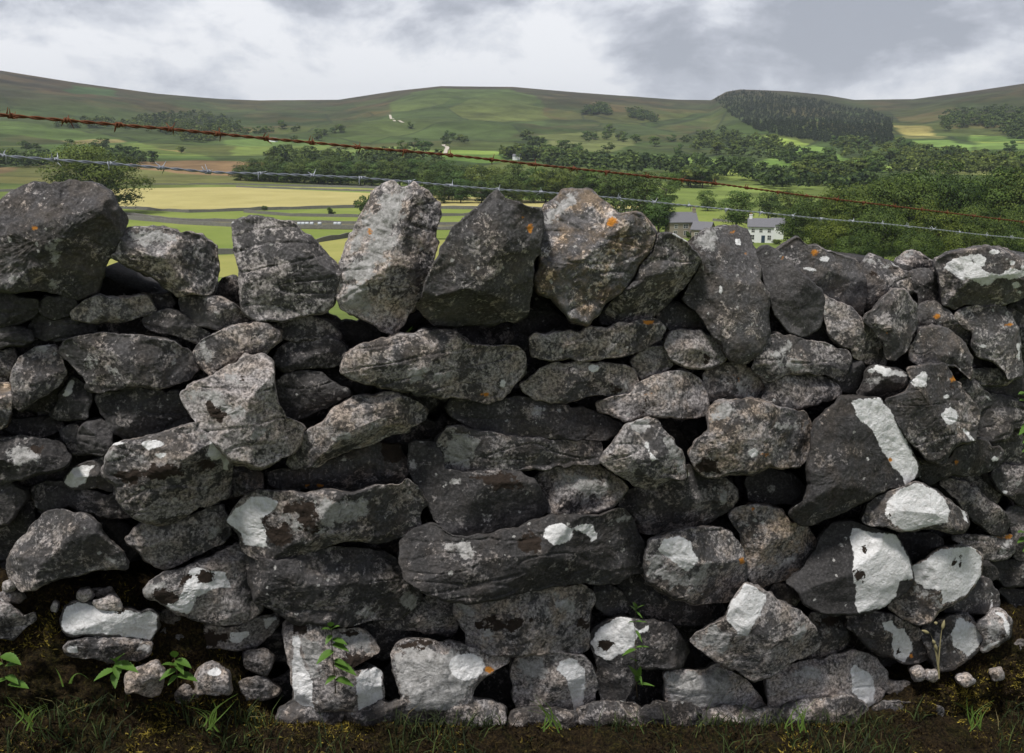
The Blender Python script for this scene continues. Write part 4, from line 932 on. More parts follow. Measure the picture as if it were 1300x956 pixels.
# --- middle
stone(F, 'C1', "150,600 180,585 280,600 440,635 520,630 590,680 622,740 560,775 470,770 480,830 520,880 600,830 632,850 640,1050 200,1050 185,850 150,700", -.04, 1.1, .35, .8,
      [('w', "190,670 222,665 240,800 290,900 300,1050 200,1050 185,850"), ('w', "500,880 530,830 570,810 632,830 640,1050 520,1050"), ('m', "180,600 270,610 260,650 190,660"), ('m', "440,750 520,740 600,800 560,830 500,840 450,820"), ('m', E_(470, 655, 45, 12)), ('p', "400,650 520,640 600,700 560,760 450,740"), ('p', "230,700 330,680 330,860 250,880")],
      [(400, 680, .2, -1, .4)], "pale square-edged stone behind the nettle at the wall foot", rough=1.3)
stone(F, 'C1', "688,760 720,700 800,690 900,700 1060,720 1140,750 1190,770 1282,780 1270,800 1150,870 1110,910 1060,1050 760,1050 700,830", -.03, 1.2, .3, .7,
      [('p', "690,760 740,720 830,705 960,735 1060,745 1150,840 1110,900 1000,1050 770,1050 700,830"), ('w', E_(1065, 822, 90, 72)), ('o', E_(1172, 838, 24, 22)), ('m', "720,715 850,690 1000,710 980,722 860,712 800,722 760,730")], [], "pale stone with a round white disc and an orange fleck at the wall foot")
stone(F, 'C1', "583,600 720,590 780,530 850,470 930,465 1000,500 1017,600 1012,642 960,662 860,652 700,627", .01, .95, .3, .6, [], [(760, 600, .1, 1, 1)])
stone(F, 'C2', "-565,195 -495,130 -395,100 -335,150 -255,168 -95,155 0,130 150,75 300,60 440,70 560,28 600,68 620,130 662,200 672,260 662,340 600,352 530,397 430,402 350,392 250,407 100,432 0,452 -100,482 -300,492 -365,472 -455,432 -535,372 -555,300", -.07, .72, .25, .4,
      [('w', E_(225, 155, 74, 52)), ('w', "298,130 340,102 400,105 428,150 420,187 390,187 350,152"), ('p', "-345,200 -240,170 -180,220 -230,270 -280,230"), ('p', "480,90 560,50 600,75 590,110 540,95"), ('m', E_(90, 200, 50, 40))],
      [(300, 225, .42, .9, .75), (0, 190, -.1, -1, .6), (580, 150, .9, .1, .6)], "largest face stone, dark, with two white lichen discs near its top", H=.10)
stone(F, 'B1', "773,575 775,500 800,485 860,485 920,490 915,560 930,625 1050,642 1180,632 1300,628 1400,672 1440,740 1475,790 1467,832 1395,892 1295,922 1180,932 1080,958 960,952 900,852 860,762 810,692", -.02, .75, .15, .4,
      [('m', "1060,665 1290,640 1320,700 1300,745 1180,700"), ('p', "940,680 1030,670 1040,700 960,700"), ('p', E_(790, 590, 20, 25)), ('p', "1140,850 1200,830 1180,890")], [(900, 620, -.2, -1, .5), (1100, 780, .5, .8, .35)], "large dark wedge-shaped slab in the middle", H=.07, rough=.7)  # first patch paints the hollow's shade in the moss colour
stone(F, 'B2', "110,700 150,640 250,602 420,590 470,630 550,680 582,715 540,772 500,812 420,837 320,862 220,852 170,832 178,780", .0, 1., .4, .75, [('p', "280,660 400,650 470,700 470,750 400,790 350,790 350,740 290,700")], [(530, 730, .7, .6, .7)])
stone(F, 'B1', "915,540 925,470 970,410 1040,403 1150,430 1295,458 1400,465 1560,480 1740,478 1747,520 1742,587 1620,590 1520,602 1450,622 1295,627 1180,627 1060,642 990,642 930,612", -.03, .9, .3, .6,
      [('p', "930,520 1000,440 1060,450 1140,470 1120,560 1060,600 960,600")], [(1100, 450, 0, -1, .3)], "straight flat slab with a pale left end, level with the triangular stone", R=.15)
stone(F, 'B2', "-325,300 -295,265 -175,285 0,262 120,275 220,300 350,312 450,345 550,390 562,412 540,442 440,470 330,472 250,464 120,452 0,452 -100,442 -180,415 -250,382 -300,350", -.01, .8, .3, .45, [('p', E_(135, 315, 14, 10))], [(100, 330, 0, -1, .35)])
stone(F, 'B2', "40,192 120,140 190,95 300,83 420,90 560,95 610,120 642,190 620,217 580,242 520,257 420,237 360,247 280,277 200,282 120,262 60,227", -.04, 1.05, .35, .75, [('w', E_(415, 110, 32, 22)), ('m', E_(530, 205, 22, 18)), ('p', E_(580, 210, 20, 20))], [(300, 130, -.2, -1, .5), (330, 235, .0, 1, 1.2)], "lens-shaped stone with one white spot under the long flat coping slab")
stone(F, 'B2', "430,292 500,262 600,240 640,190 720,150 830,130 900,138 950,180 980,240 992,312 980,342 900,357 800,352 700,347 620,367 570,377 520,352 450,322", -.03, 1.15, .45, .8, [('m', "650,300 680,255 705,300 690,345 640,360"), ('m', E_(845, 188, 12, 10)), ('o', E_(690, 240, 22, 8))], [(800, 180, .1, -1, .6)], rough=1.2)
stone(F, 'B2', "455,577 500,510 560,440 600,400 680,370 730,380 780,450 850,530 868,600 870,662 840,665 800,660 740,692 700,717 620,692 540,642 480,602", -.08, 1.2, .35, .7,
      [('w', "670,480 690,490 700,530 740,570 700,590 690,540 670,510"), ('p', E_(640, 400, 60, 25)), ('p', "780,460 850,540 865,650 830,640 800,560"), ('m', E_(525, 543, 24, 8))],
      [(600, 620, -.15, 1, 1.6), (790, 520, .9, -.4, .8)], "pale triangular stone jutting out in the middle", H=.09, R=.1)
stone(F, 'A2', "90,830 120,815 300,800 450,785 600,765 740,743 772,790 742,842 660,892 420,942 200,942 100,922", -.06, 1.05, .45, .65, [('o', "640,758 720,748 715,756 650,766"), ('p', E_(530, 880, 14, 12)), ('m', E_(730, 828, 10, 8))], [(400, 815, -.06, -1, .5), (500, 900, .2, 1, .6)], "long clean-edged slab directly under the ochre-brown cope stone", R=.12)
stone(F, 'A2', "730,690 760,660 830,655 930,700 1010,800 1025,832 900,802 800,792 740,742", .03, .85, .5, .5)
stone(F, 'A2', "775,880 785,840 820,800 950,798 1060,850 1097,890 1082,942 1000,977 900,982 850,965 800,935", -.02, 1., .35, .75, [('m', E_(980, 925, 20, 20))])
stone(K, 'B2', "600,72 640,40 700,5 780,3 812,42 807,92 740,142 660,167 630,122", -.01, 1., .4, .75)
stone(F, 'B2', "975,215 970,150 1000,105 1070,85 1160,88 1230,130 1272,180 1275,240 1240,275 1200,277 1100,268 1000,277", -.01, .95, .35, .7, [('o', "1115,140 1130,138 1148,165 1145,172 1125,155"), ('p', "1160,190 1200,200 1210,260 1150,240")], [(1080, 215, -.1, 1, 1.4)])
stone(F, 'B2', "905,562 930,480 1000,430 1000,380 1005,310 1060,285 1180,270 1290,285 1330,305 1480,335 1512,400 1517,480 1490,562 1450,602 1350,614 1300,602 1220,642 1100,642 1050,657 980,652 930,612", -.06, 1.0, .6, .65,
      [('p', "1010,330 1100,290 1150,320 1100,370 1020,380"), ('w', E_(1220, 535, 30, 24)), ('o', E_(1270, 540, 24, 14)), ('p', "1300,400 1480,395 1500,420 1310,420"), ('m', "930,590 1000,570 1040,620 970,630")],
      [(1080, 400, -.1, -1, .35)], "big blocky brownish stone right of the triangular one", H=.09, rough=1.1)
stone(F, 'B2', "543,800 560,750 640,710 760,700 860,640 890,598 950,640 1010,682 1080,670 1130,720 1142,770 1100,822 1000,882 940,912 800,937 700,947 640,932 620,882 560,842", .0, .8, .35, .55, [('p', E_(1080, 770, 30, 30))], [(700, 860, 0, 1, .7), (960, 720, 0, -1, .5)])
stone(F, 'B2', "740,370 800,365 860,440 885,500 900,560 872,602 850,540 780,450", .06, .75, .3, .4)
stone(F, 'B2', "850,360 990,345 1000,430 930,480 905,540 880,490", .09, .6)
stone(F, 'B3', "-112,690 -80,620 0,618 120,650 192,720 202,762 130,797 0,802 -90,782", .02, .8, .1, .3, [('p', E_(20, 720, 10, 8))], [], dome=.6, rough=.5)
stone(F, 'C2', "670,330 680,240 700,180 800,143 900,122 1000,125 1100,145 1165,240 1182,330 1172,430 1100,487 1020,492 930,502 850,482 750,432 690,397", -.05, 1.1, .4, .65,
      [('w', "738,240 770,180 850,160 910,190 917,230 942,280 922,325 880,340 840,312 790,270"), ('p', "700,230 740,250 800,320 900,360 1000,300 960,380 900,440 760,400 690,340"), ('o', E_(1160, 285, 12, 16))],
      [(1010, 350, .85, .5, .9), (850, 440, -.3, 1, .8)], "stone with one big round white patch, right of the largest face stone", H=.10)
stone(F, 'C2', "530,402 600,370 660,360 720,430 850,485 1000,500 1075,515 1072,572 1020,632 960,607 850,607 700,592 600,562 575,480", .01, .8, .3, .5, [('p', E_(870, 520, 26, 10))], [(800, 500, .2, -1, .4)])
stone(K, 'C2', "412,412 480,400 530,430 580,492 587,542 540,572 500,567 430,522", -.01, .8, .25, .4, [], [], rough=.6)
stone(F, 'C2', "-290,505 -100,490 50,440 180,415 350,410 412,450 412,492 385,562 397,682 380,732 330,762 220,747 100,757 0,767 -100,762 -225,722 -230,642 -285,562", -.04, 1.0, .45, .75,
      [('m', "-190,600 -130,560 -80,560 -20,610 -30,640 -120,620 -180,640"), ('m', E_(10, 610, 35, 45)), ('m', E_(348, 590, 34, 28)), ('m', E_(125, 580, 22, 14)), ('p', "140,500 190,500 180,570 140,560"), ('p', "-260,520 -200,505 -180,560 -230,590"), ('p', "200,460 340,500 300,560 220,520"), ('p', "-170,610 -100,620 -80,690 -150,680")],
      [(0, 470, -.1, -1, .4)], "square mottled block with brown moss tufts, low in the middle", H=.07, rough=1.4)
stone(F, 'C2', "398,702 410,640 460,602 540,575 620,585 760,600 820,625 852,682 887,732 852,822 780,832 640,822 560,1050 460,1050 430,782", -.04, .75, .25, .5,
      [('w', "398,702 440,630 530,572 600,580 622,620 640,640 700,600 692,650 645,662 620,722 560,762 480,797 430,762"), ('m', E_(480, 720, 35, 22)), ('p', E_(540, 650, 40, 30))], [(720, 680, .6, -.2, .5)], "stone with a crusty white ring of lichen behind the tall thin plant")
stone(F, 'C2', "18,782 80,760 240,750 360,770 390,800 422,882 410,1050 30,1050 0,882", -.03, 1.2, .3, .75, [('w', "218,840 250,790 320,785 367,840 362,1050 310,1050 270,878"), ('p', "40,800 140,770 180,850 100,900 40,880")], [], "block at the wall foot with a lobed white patch")
stone(F, 'C3', "-387,690 -295,620 -205,580 -185,500 -115,403 -60,430 0,455 60,500 150,540 200,590 250,660 257,722 180,772 110,792 50,842 0,872 -60,887 -120,862 -230,802 -330,732", -.08, 1.05, .35, .75,
      [('w', "-207,590 -190,510 -115,408 -55,432 -5,472 -40,560 -100,667 -150,662 -160,632"), ('p', "-380,690 -290,640 -200,640 -150,700 -230,760 -320,720"), ('p', "130,620 180,600 195,650 170,710 130,700")],
      [(-150, 560, -.9, .2, .5), (-40, 560, .75, -.3, .4), (0, 780, -.1, 1, .9)], "big angular block with a white rectangle of lichen on its ridge", H=.11, R=.13)
stone(K, 'C3', "3,442 40,400 100,410 178,462 130,512 70,502", .0, .95, .4, .6)
stone(F, 'C3', "-192,60 -150,20 -60,5 0,10 70,30 110,90 200,120 250,190 287,222 252,272 180,312 100,372 0,402 -60,422 -110,342 -125,260 -130,160", -.03, 1.05, .7, .7, [('o', E_(-108, 110, 5, 14)), ('o', E_(-75, 30, 8, 8)), ('p', "20,310 100,260 160,240 120,300 40,360")], [(60, 120, .4, -1, .4), (150, 280, .4, 1, 1.)], rough=1.4)
stone(K, 'C3', "-108,350 -70,310 -20,300 42,390 0,432 -60,432 -90,392", .02, .9, .4, .7)
stone(F, 'C3', "98,392 160,350 250,230 270,170 330,98 430,90 480,115 560,140 640,160 700,262 732,380 690,442 650,472 580,512 520,542 460,552 380,552 270,547 190,502 160,442", -.07, .62, .1, .2,
      [('w', "410,170 425,120 520,150 560,152 640,155 702,262 732,380 660,392 640,462 600,512 520,532 460,542 435,502 445,430 430,360 430,270"), ('m', E_(482, 240, 9, 18)), ('m', E_(468, 352, 18, 14)), ('o', E_(718, 382, 10, 5)), ('p', E_(365, 205, 20, 14))],
      [(420, 300, 1, 0, .15), (300, 180, -.7, -.7, .3)], "smooth dark stone whose right half is one big white lichen sheet", H=.09, rough=.55, R=.15)
stone(F, 'C3', "640,160 700,150 820,145 882,180 872,212 780,282 720,287 690,232", .02, .9, .3, .5)
stone(F, 'C3', "720,322 800,280 870,230 960,213 1030,223 1077,270 1077,342 1040,402 1000,462 950,492 870,532 820,592 760,612 680,572 610,522 690,452 655,402 732,382", -.05, 1.1, .6, .6,
      [('w', "718,322 800,282 870,230 1030,220 1078,270 1075,370 1000,462 880,502 872,440 790,430 735,372"), ('m', "920,290 945,262 965,268 935,302"), ('p', "740,400 800,440 880,450 870,520 800,500")],
      [(760, 500, -.3, 1, .6)], "rounded stone capped by a smooth white lichen sheet near the right", H=.1, rough=.6, dome=.5)
stone(F, 'C3', "1030,420 1080,380 1120,400 1160,450 1167,512 1100,552 1000,547 890,542 960,490", .0, .9, .2, .45, [('w', "1130,450 1145,450 1140,520 1120,535")])
stone(K, 'C3', "1070,280 1150,330 1162,370 1100,392 1070,352", .02, .7)
stone(F, 'C3', "400,562 500,545 620,560 700,590 770,640 800,722 812,782 740,802 690,807 620,762 540,742 470,682 410,622", -.03, .8, .4, .5,
      [('w', "578,600 630,595 650,622 690,622 730,702 735,742 690,802 640,782 620,702 627,660 590,642"), ('o', E_(722, 765, 12, 16)), ('m', E_(655, 735, 10, 12))], [(600, 580, .2, -1, .5)], "stone with a small boot-shaped white patch, low at the right")
stone(F, 'C3', "780,622 900,580 1000,560 1060,620 1100,682 1060,742 1000,782 940,832 860,842 820,762 790,692", -.03, .85, .5, .55,
      [('w', "915,682 940,620 960,570 1040,600 1102,672 1070,722 1010,772 980,740 930,722")], [], "stone with a ragged white corner, low at the right")
stone(F, 'C3', "1060,620 1070,600 1140,540 1190,543 1227,610 1222,672 1170,702 1080,747 1100,682", -.05, 1.4, .3, .6, [('w', "1140,545 1190,545 1225,610 1220,672 1195,640 1185,580"), ('p', "1075,610 1140,560 1190,620 1170,690 1100,720"), ('m', E_(1182, 660, 12, 12)), ('w', "1080,740 1120,700 1180,690 1100,735")], [], "rightmost rounded pale stone at the wall foot", rough=.7)
stone(F, 'C3', "210,560 300,548 400,580 407,682 370,732 300,772 240,792 150,802 180,772 260,722 250,642", .0, .85, .4, .55, [('m', E_(290, 590, 50, 30))])
stone(F, 'C3', "0,882 60,842 180,802 300,782 430,740 540,782 600,852 560,1050 0,1050", -.02, 1.15, .3, .9, [('w', "410,832 440,817 535,872 540,1050 430,1050"), ('p', E_(200, 850, 60, 30))])
stone(F, 'C2', "770,852 850,840 960,842 1060,802 1120,862 1180,892 1300,1050 800,1050", -.02, 1.4, .4, 1., [('p', "770,852 850,842 960,850 1050,830 1100,870 1150,1050 800,1050")])
stone(K, 'C3', "730,852 775,830 802,872 760,892", -.08, 1.4, .5, 1.); stone(K, 'C3', "808,848 850,845 860,880 830,892 808,880", -.09, 1.5, .5, 1.)
stone(K, 'C3', "960,880 1010,868 1040,900 1000,920", -.09, 1.6, .5, 1.); stone(K, 'C3', "1130,850 1180,840 1190,880 1140,890", -.09, 1.3, .5, 1.)
# --- right side
stone(F, 'A3', "-62,950 -20,830 50,818 120,825 270,860 400,900 417,932 380,1050 300,1010 150,1012 0,1050 -80,995", -.03, .9, .3, .6, [('p', "10,930 60,880 110,860 60,950"), ('p', E_(150, 975, 30, 15))], [(120, 880, 0, -1, .6)])
stone(F, 'B3', "370,260 430,262 560,265 610,320 650,380 680,460 720,522 757,602 752,652 690,702 620,712 550,742 440,802 330,852 230,892 150,892 108,842 190,770 210,702 200,622 220,522 225,420 300,330", -.07, .7, .4, .4,
      [('w', "418,285 470,272 560,266 612,320 652,380 690,462 732,562 757,622 732,682 685,702 660,642 620,602 560,502 520,430 450,370"), ('o', E_(612, 573, 10, 10)), ('w', E_(502, 570, 6, 6))],
      [(420, 350, -.9, -.3, .3), (400, 700, .2, 1, .6), (640, 450, .8, -.3, .4)], "large dark block with a broad white diagonal band", H=.11, rough=.9)
stone(F, 'B3', "600,272 700,230 730,170 705,110 890,90 940,170 1020,262 1062,322 1062,372 1047,472 980,482 920,522 880,597 810,572 720,482 660,402 620,322", -.05, .95, .4, .5,
      [('w', "718,180 800,120 815,150 800,212 740,212"), ('w', E_(920, 350, 42, 42)), ('w', "960,400 1000,420 1045,470 1020,475 985,430"), ('w', E_(823, 260, 9, 9)), ('w', E_(900, 255, 17, 14)), ('o', E_(937, 168, 17, 15)), ('m', E_(960, 210, 60, 10))],
      [(920, 450, .5, .9, .6), (1000, 350, .9, .2, .5)], "upright grey block with scattered white spots and one orange fleck", H=.10)
stone(K, 'B3', "300,150 350,110 420,70 470,75 495,120 505,180 440,237 380,222 330,190", .0, .75, .15, .35)
stone(F, 'B3', "465,222 500,120 540,95 640,110 732,155 700,222 600,267 500,262 450,242", -.02, .9, .25, .4, [('w', "540,98 560,97 610,112 650,118 732,153 690,152 640,150 590,155 550,132"), ('w', E_(525, 122, 22, 13)), ('p', "500,180 560,150 580,170 520,200")], [(600, 172, .1, 1, 2.2)], "small stone with a white-edged top and dark underside")
stone(F, 'B3', "-30,262 0,200 -40,150 40,158 120,150 210,140 300,170 367,217 350,252 240,292 100,322 0,302", -.02, .95, .25, .7)
stone(K, 'B3', "1015,118 1100,113 1220,130 1237,165 1150,192 1070,192", .03, 1., .4, .6)
stone(F, 'B3', "1000,140 1060,190 1142,277 1100,302 1062,330 1010,262 955,180", .03, .9, .2, .5, [('w', "1060,195 1140,277 1120,278")])
stone(F, 'B3', "1060,332 1130,240 1230,260 1290,300 1420,330 1420,420 1240,412 1220,462 1130,482 1060,462", .04, .8, .25, .5)
stone(F, 'B3', "755,562 880,602 990,500 1060,470 1172,512 1172,582 1150,612 1050,642 900,652 820,697 760,662", -.01, .75, .4, .4, [('w', E_(1145, 568, 20, 15)), ('o', E_(952, 588, 8, 14))], [(1000, 600, .1, 1, .8)])
stone(F, 'B3', "480,880 510,800 560,762 650,730 750,688 830,722 900,772 1000,852 1012,902 990,937 930,942 830,912 740,927 680,930 600,905 520,900", -.08, .95, .4, .6,
      [('w', "593,852 600,790 660,730 750,690 830,722 900,782 917,832 900,882 830,907 700,932 650,902"), ('w', "975,822 1000,850 1005,890 985,880"), ('m', E_(622, 845, 10, 12))], [(700, 760, -.4, -1, .4)], "egg-shaped stone mostly coated in white lichen", H=.10, rough=.8)
stone(F, 'B3', "370,900 380,850 460,800 560,750 510,850 450,897", .03, .75)
stone(F, 'B3', "870,692 900,670 1000,690 1080,760 1160,812 1222,882 1200,942 1150,952 1080,902 1000,832 950,762", .02, .85, .3, .6)
stone(F, 'B3', "1130,640 1200,602 1420,622 1420,802 1260,792 1170,722", .05, .85, .25, .55, [('w', E_(1200, 735, 16, 8)), ('p', E_(1260, 700, 20, 14))])
stone(F, 'B3', "1180,852 1240,812 1420,880 1420,960 1200,972", .06, .75)
stone(F, 'C3', "930,170 1010,160 1140,165 1230,155 1247,232 1200,277 1100,282 1060,225 990,205", .03, .9, .3, .6, [('o', "1150,165 1230,155 1230,172 1170,178"), ('p', "1190,200 1230,190 1220,240 1180,240")])
stone(F, 'C3', "1225,100 1420,120 1420,282 1250,272 1240,200", .05, .6); stone(F, 'C3', "1130,290 1420,280 1420,412 1200,412 1160,372", .06, .6)
stone(F, 'C3', "1170,432 1420,422 1420,542 1250,522", .08, .55)
stone(F, 'A3', "1278,790 1420,790 1420,902 1290,902", .05, .6); stone(F, 'A3', "1200,695 1290,630 1420,620 1420,772 1268,775 1235,710", .09, .6)
stone(F, 'B3', "1080,202 1230,170 1420,190 1420,240 1250,250 1150,242", .06, .7)
stone(F, 'B1', "860,430 950,350 985,400 930,462 880,457", .10, .5)
stone(F, 'B1', "740,700 830,690 870,740 850,830 820,800 800,740", .07, .6); stone(F, 'C0', "1150,190 1240,240 1290,380 1240,420 1180,300", .06, .6)
stone(F, 'C2', "410,1050 440,900 700,830 770,870 790,1050", .05, .5)
# --- small stones wedged in the dark joints behind the face
for tl, s in (('B1', "400,300 470,250 500,260 400,320"), ('B1', "240,420 320,330 370,330 380,350 260,440"), ('B0', "170,250 300,250 330,330 200,360"), ('B0', "980,280 1040,330 1090,400 1000,390"), ('C1', "420,190 740,160 735,250 560,235"),
              ('C2', "610,90 700,140 670,250 640,180"), ('C3', "160,130 290,100 270,180"), ('B2', "600,270 640,300 520,260"), ('B2', "1130,640 1200,640 1230,760 1140,720"), ('C2', "850,620 960,620 900,700 860,680"), ('B3', "1080,620 1160,600 1180,700 1100,690"),
              ('A1', "420,760 600,740 640,850 460,900"), ('A1', "820,780 900,775 900,790 800,800"), ('A2', "0,770 90,700 130,620 290,760 90,820")):
    stone(K, tl, s, .08, .75, .2, .4)
# second-skin copes that close the chinks between the leading ones
stone(C, 'A2', "20,430 190,400 330,600 330,780 20,780", .15, .5, .2, .3); stone(C, 'A2', "420,560 640,380 760,400 860,420 760,640 560,760", .15, .5, .2, .3)
stone(C, 'A1', "480,560 640,600 820,600 900,500 960,560 900,760 700,850 560,780", .20, .5, .2, .3); stone(C, 'A2', "840,440 960,420 1010,560 960,760 820,660", .14, .5, .2, .3)
# --- loose pieces half sunk in the moss at the wall foot
gq = random.Random(12)
for x, y, rx, ry, tn_ in ((16, 758, 18, 8, .8), (130, 752, 16, 6, .9), (30, 850, 26, 11, .7), (78, 880, 28, 12, .8), (224, 806, 22, 15, .6), (216, 784, 17, 10, .5),
                          (160, 888, 30, 12, .8), (322, 876, 28, 18, .8), (330, 838, 22, 18, .6), (1140, 872, 22, 10, .9), (1216, 876, 22, 11, .9), (1262, 850, 20, 10, .8), (1296, 876, 22, 12, .9),
                          (1300, 824, 20, 9, .7), (244, 884, 26, 13, .8)):
    k_ = gq.choice([5, 6, 7]); s_q = ' '.join('%.1f,%.1f' % (x * TS + rx * TS * math.cos(a_) * gq.uniform(.75, 1.2), (y - 220) * TS + ry * TS * math.sin(a_) * gq.uniform(.62, 1.25)) for a_ in [i_ / k_ * 6.283 for i_ in range(k_)])
    TILE['Z'] = (0, 220)
    stone(K, 'Z', s_q, -.04 if 240 < x < 1100 else -.015, tn_ * .8, .4, .8, rough=1.6)
x = 352.
while x < 1150:      # the lowest course, half buried, carrying the stones seen above it
    w_ = gq.uniform(34, 60); hh2 = gq.uniform(17, 25); cx_, cy_ = x + w_, 911 + gq.uniform(-4, 6); k_ = 8
    s_q = ' '.join('%.1f,%.1f' % ((cx_ + (w_ + 3) * gq.uniform(.82, 1.1) * np.sign(math.cos(a_)) * abs(math.cos(a_)) ** .7) * TS, (cy_ - 220 + hh2 * gq.uniform(.8, 1.15) * np.sign(math.sin(a_)) * abs(math.sin(a_)) ** .7) * TS) for a_ in [(i_ + .5) / k_ * 6.283 for i_ in range(k_)])
    stone(K, 'Z', s_q, -.07, gq.uniform(.7, 1.1), .4, .6); x += 2 * w_ - 2
# --- hearting: the stones behind the face that show in its open joints
for r_ in range(8):
    for c_ in range(12):
        x = 20 + c_ * 115 + (r_ % 2) * 55 + gq.uniform(-14, 14); y = 432 + r_ * 62 + gq.uniform(-8, 8)
        if y > 735 and (x < 330 or x > 1140): continue
        if y < 470 and 395 < x < 475: continue
        s_q = ' '.join('%.1f,%.1f' % ((x + 72 * gq.uniform(.75, 1.1) * math.cos(a_)) * TS, (y - 220 + 37 * gq.uniform(.75, 1.15) * math.sin(a_)) * TS) for a_ in [(i_ + .5) / 7 * 6.283 for i_ in range(7)])
        stone("hearting_stone", 'Z', s_q, .095 + gq.uniform(-.012, .02), gq.uniform(.75, 1.1), gq.uniform(.1, .5), .5, depth=.12)
# --- the rubble heart of the wall, behind the facing stones
top_line = [(-130, 350), (60, 368), (120, 345), (190, 378), (275, 378), (330, 396), (400, 402), (414, 448), (436, 456), (470, 420), (540, 398), (700, 398), (850, 372), (900, 380), (1000, 350), (1060, 330), (1150, 336), (1200, 350), (1300, 330), (1430, 330)]
low_line = [(p[0], 930) for p in top_line]
NX, NZ = 220, 90
tx = np.array([p[0] for p in top_line]); ty = np.array([p[1] for p in top_line]); gx = np.linspace(-70, 1350, NX)
gy0 = np.interp(gx, tx, ty); rows = []
for k in range(NZ): rows.append(on_wall(np.stack([gx, gy0 + (940 - gy0) * k / (NZ - 1)], 1), .125))
Vc = np.concatenate(rows); lump = fbm(Vc, 9, 4, .6); Vc = Vc + np.array([0, 1., 0]) * (lump * .09)[:, None]
Vb = Vc + np.array([-.02, .22, 0]); nV = len(Vc)
Q = [];
for k in range(NZ - 1):
    for i in range(NX - 1):
        a = k * NX + i; Q += [(a, a + NX, a + NX + 1, a + 1), (nV + a, nV + a + 1, nV + a + NX + 1, nV + a + NX)]
for i in range(NX - 1): Q += [(i, i + 1, nV + i + 1, nV + i), (nV - NX + i, 2 * nV - NX + i, 2 * nV - NX + i + 1, nV - NX + i + 1)]
for k in range(NZ - 1):
    a, c_ = k * NX, k * NX + NX - 1; Q += [(a, nV + a, nV + a + NX, a + NX), (c_, c_ + NX, nV + c_ + NX, nV + c_)]
Vf = np.concatenate([Vc, Vb])
ones = np.ones(len(Vf)); me = mesh_np("rubble_fill", Vf - WINV, Q, None, True, {'tone': ones * .65, 'warm': ones * .4, 'crust': ones * .1, 'white': -60 * ones, 'pale': -60 * ones, 'orange': -60 * ones, 'moss': -60 * ones})
me.materials.append(ROCK); o = mobj("rubble_fill", me, None, WALL)
# ------------------------------------------------------------------ barbed wires
RUST = plain("rusty_steel", (.13, .046, .020), .85, .6, 160, 0, .001)
GALV = plain("galvanised_steel", (.36, .38, .42), .45, .3, 120, .55)
def wire_pt(px, py, off=0.):
    inv = (71 - .0335 * px) / (71 * 2.3)
    Y = 1 / inv + off; d = rays([[px, py]])[0]; return CAM + d * (Y / d[1])
def barbed_wire(label, path, barbs, mat, rad, pitch, spike, seed):
    g = random.Random(seed)
    xs = [p[0] for p in path]; ys = [p[1] for p in path]
    px = np.arange(xs[0], xs[-1], 2.); cs = np.array([wire_pt(x, np.interp(x, xs, ys)) for x in px])
    ker = np.ones(21) / 21; pad = np.vstack([cs[:1] - (cs[10:0:-1] - cs[0]) * 1., cs, cs[-1] + (cs[-1] - cs[-2:-12:-1])])
    sm = np.stack([np.convolve(pad[:, k], ker, 'valid') for k in range(3)], 1)[:len(cs)]
    L_ = np.concatenate([[0], np.cumsum(np.linalg.norm(np.diff(sm, axis=0), axis=1))])
    s = np.arange(0, L_[-1], pitch / 9); P = np.stack([np.interp(s, L_, sm[:, k]) for k in range(3)], 1)
    T = np.gradient(P, axis=0); T /= np.linalg.norm(T, axis=1)[:, None]; A = np.cross(T, [0, 0, 1.]); A /= np.linalg.norm(A, axis=1)[:, None]; B = np.cross(T, A)
    base = P[0].copy(); w_ = empty("barbed_wire", tuple(base)); tag(w_, label, "barbed wire")
    ph = s / pitch * 2 * math.pi
    for k in (0, 1):
        a = ph + k * math.pi; Q_ = P + (np.cos(a)[:, None] * A + np.sin(a)[:, None] * B) * rad * 1.02
        mb = MB(); mb.tube(Q_ - base, rad, 7); mb.build("strand", mat, w_, smooth=True)
    # one barb, copied along the strand
    def barb_mesh(sd_):
        gg = random.Random(sd_); mb = MB()
        for k, (s0, sgn) in enumerate(((-.0035, 1), (.0035, -1))):
            th = np.linspace(0, 2 * math.pi * 1.5, 20); rr = rad * 2.3
            coil = [(s0 + sgn * .0012 * t_ , rr * math.cos(t_ + k * 1.2), rr * math.sin(t_ + k * 1.2)) for t_ in th]
            def sp(p, p2):
                p, p2 = np.array(p), np.array(p2); d = p - p2; d /= np.linalg.norm(d); o_ = np.array([gg.uniform(-.35, .35), p[1], p[2]]); o_[1:] /= np.linalg.norm(o_[1:]) * 2.2
                d = d + o_; d /= np.linalg.norm(d); return p + d * spike * gg.uniform(.8, 1.15)
            a_, b_ = sp(coil[0], coil[1]), sp(coil[-1], coil[-2])
            pts = [a_] + coil + [b_]; rads = [rad * .25] + [rad * .85] * len(coil) + [rad * .25]
            mb.tube(pts, np.array(rads), 6)
        me = bpy.data.meshes.new("barb"); me.from_pydata(np.concatenate(mb.v).tolist(), [], mb.f); me.polygons.foreach_set('use_smooth', [True] * len(me.polygons)); me.materials.append(mat); return me
    ms = [barb_mesh(seed * 10 + k) for k in range(5)]
    for bx in barbs:
        x = np.interp(bx, px, np.arange(len(px))); i = int(x); c = sm[min(i, len(sm) - 1)]; j = min(i + 1, len(sm) - 1); t_ = sm[j] - sm[j - 1]; t_ /= np.linalg.norm(t_)
        o = bpy.data.objects.new("barb", g.choice(ms)); COL.objects.link(o); o.parent = w_; o.location = Vector(c - base)
        q = Vector(t_).to_track_quat('X', 'Z'); o.rotation_euler = (q.to_matrix() @ Matrix.Rotation(g.uniform(0, 6.28), 3, 'X')).to_euler()
    return w_
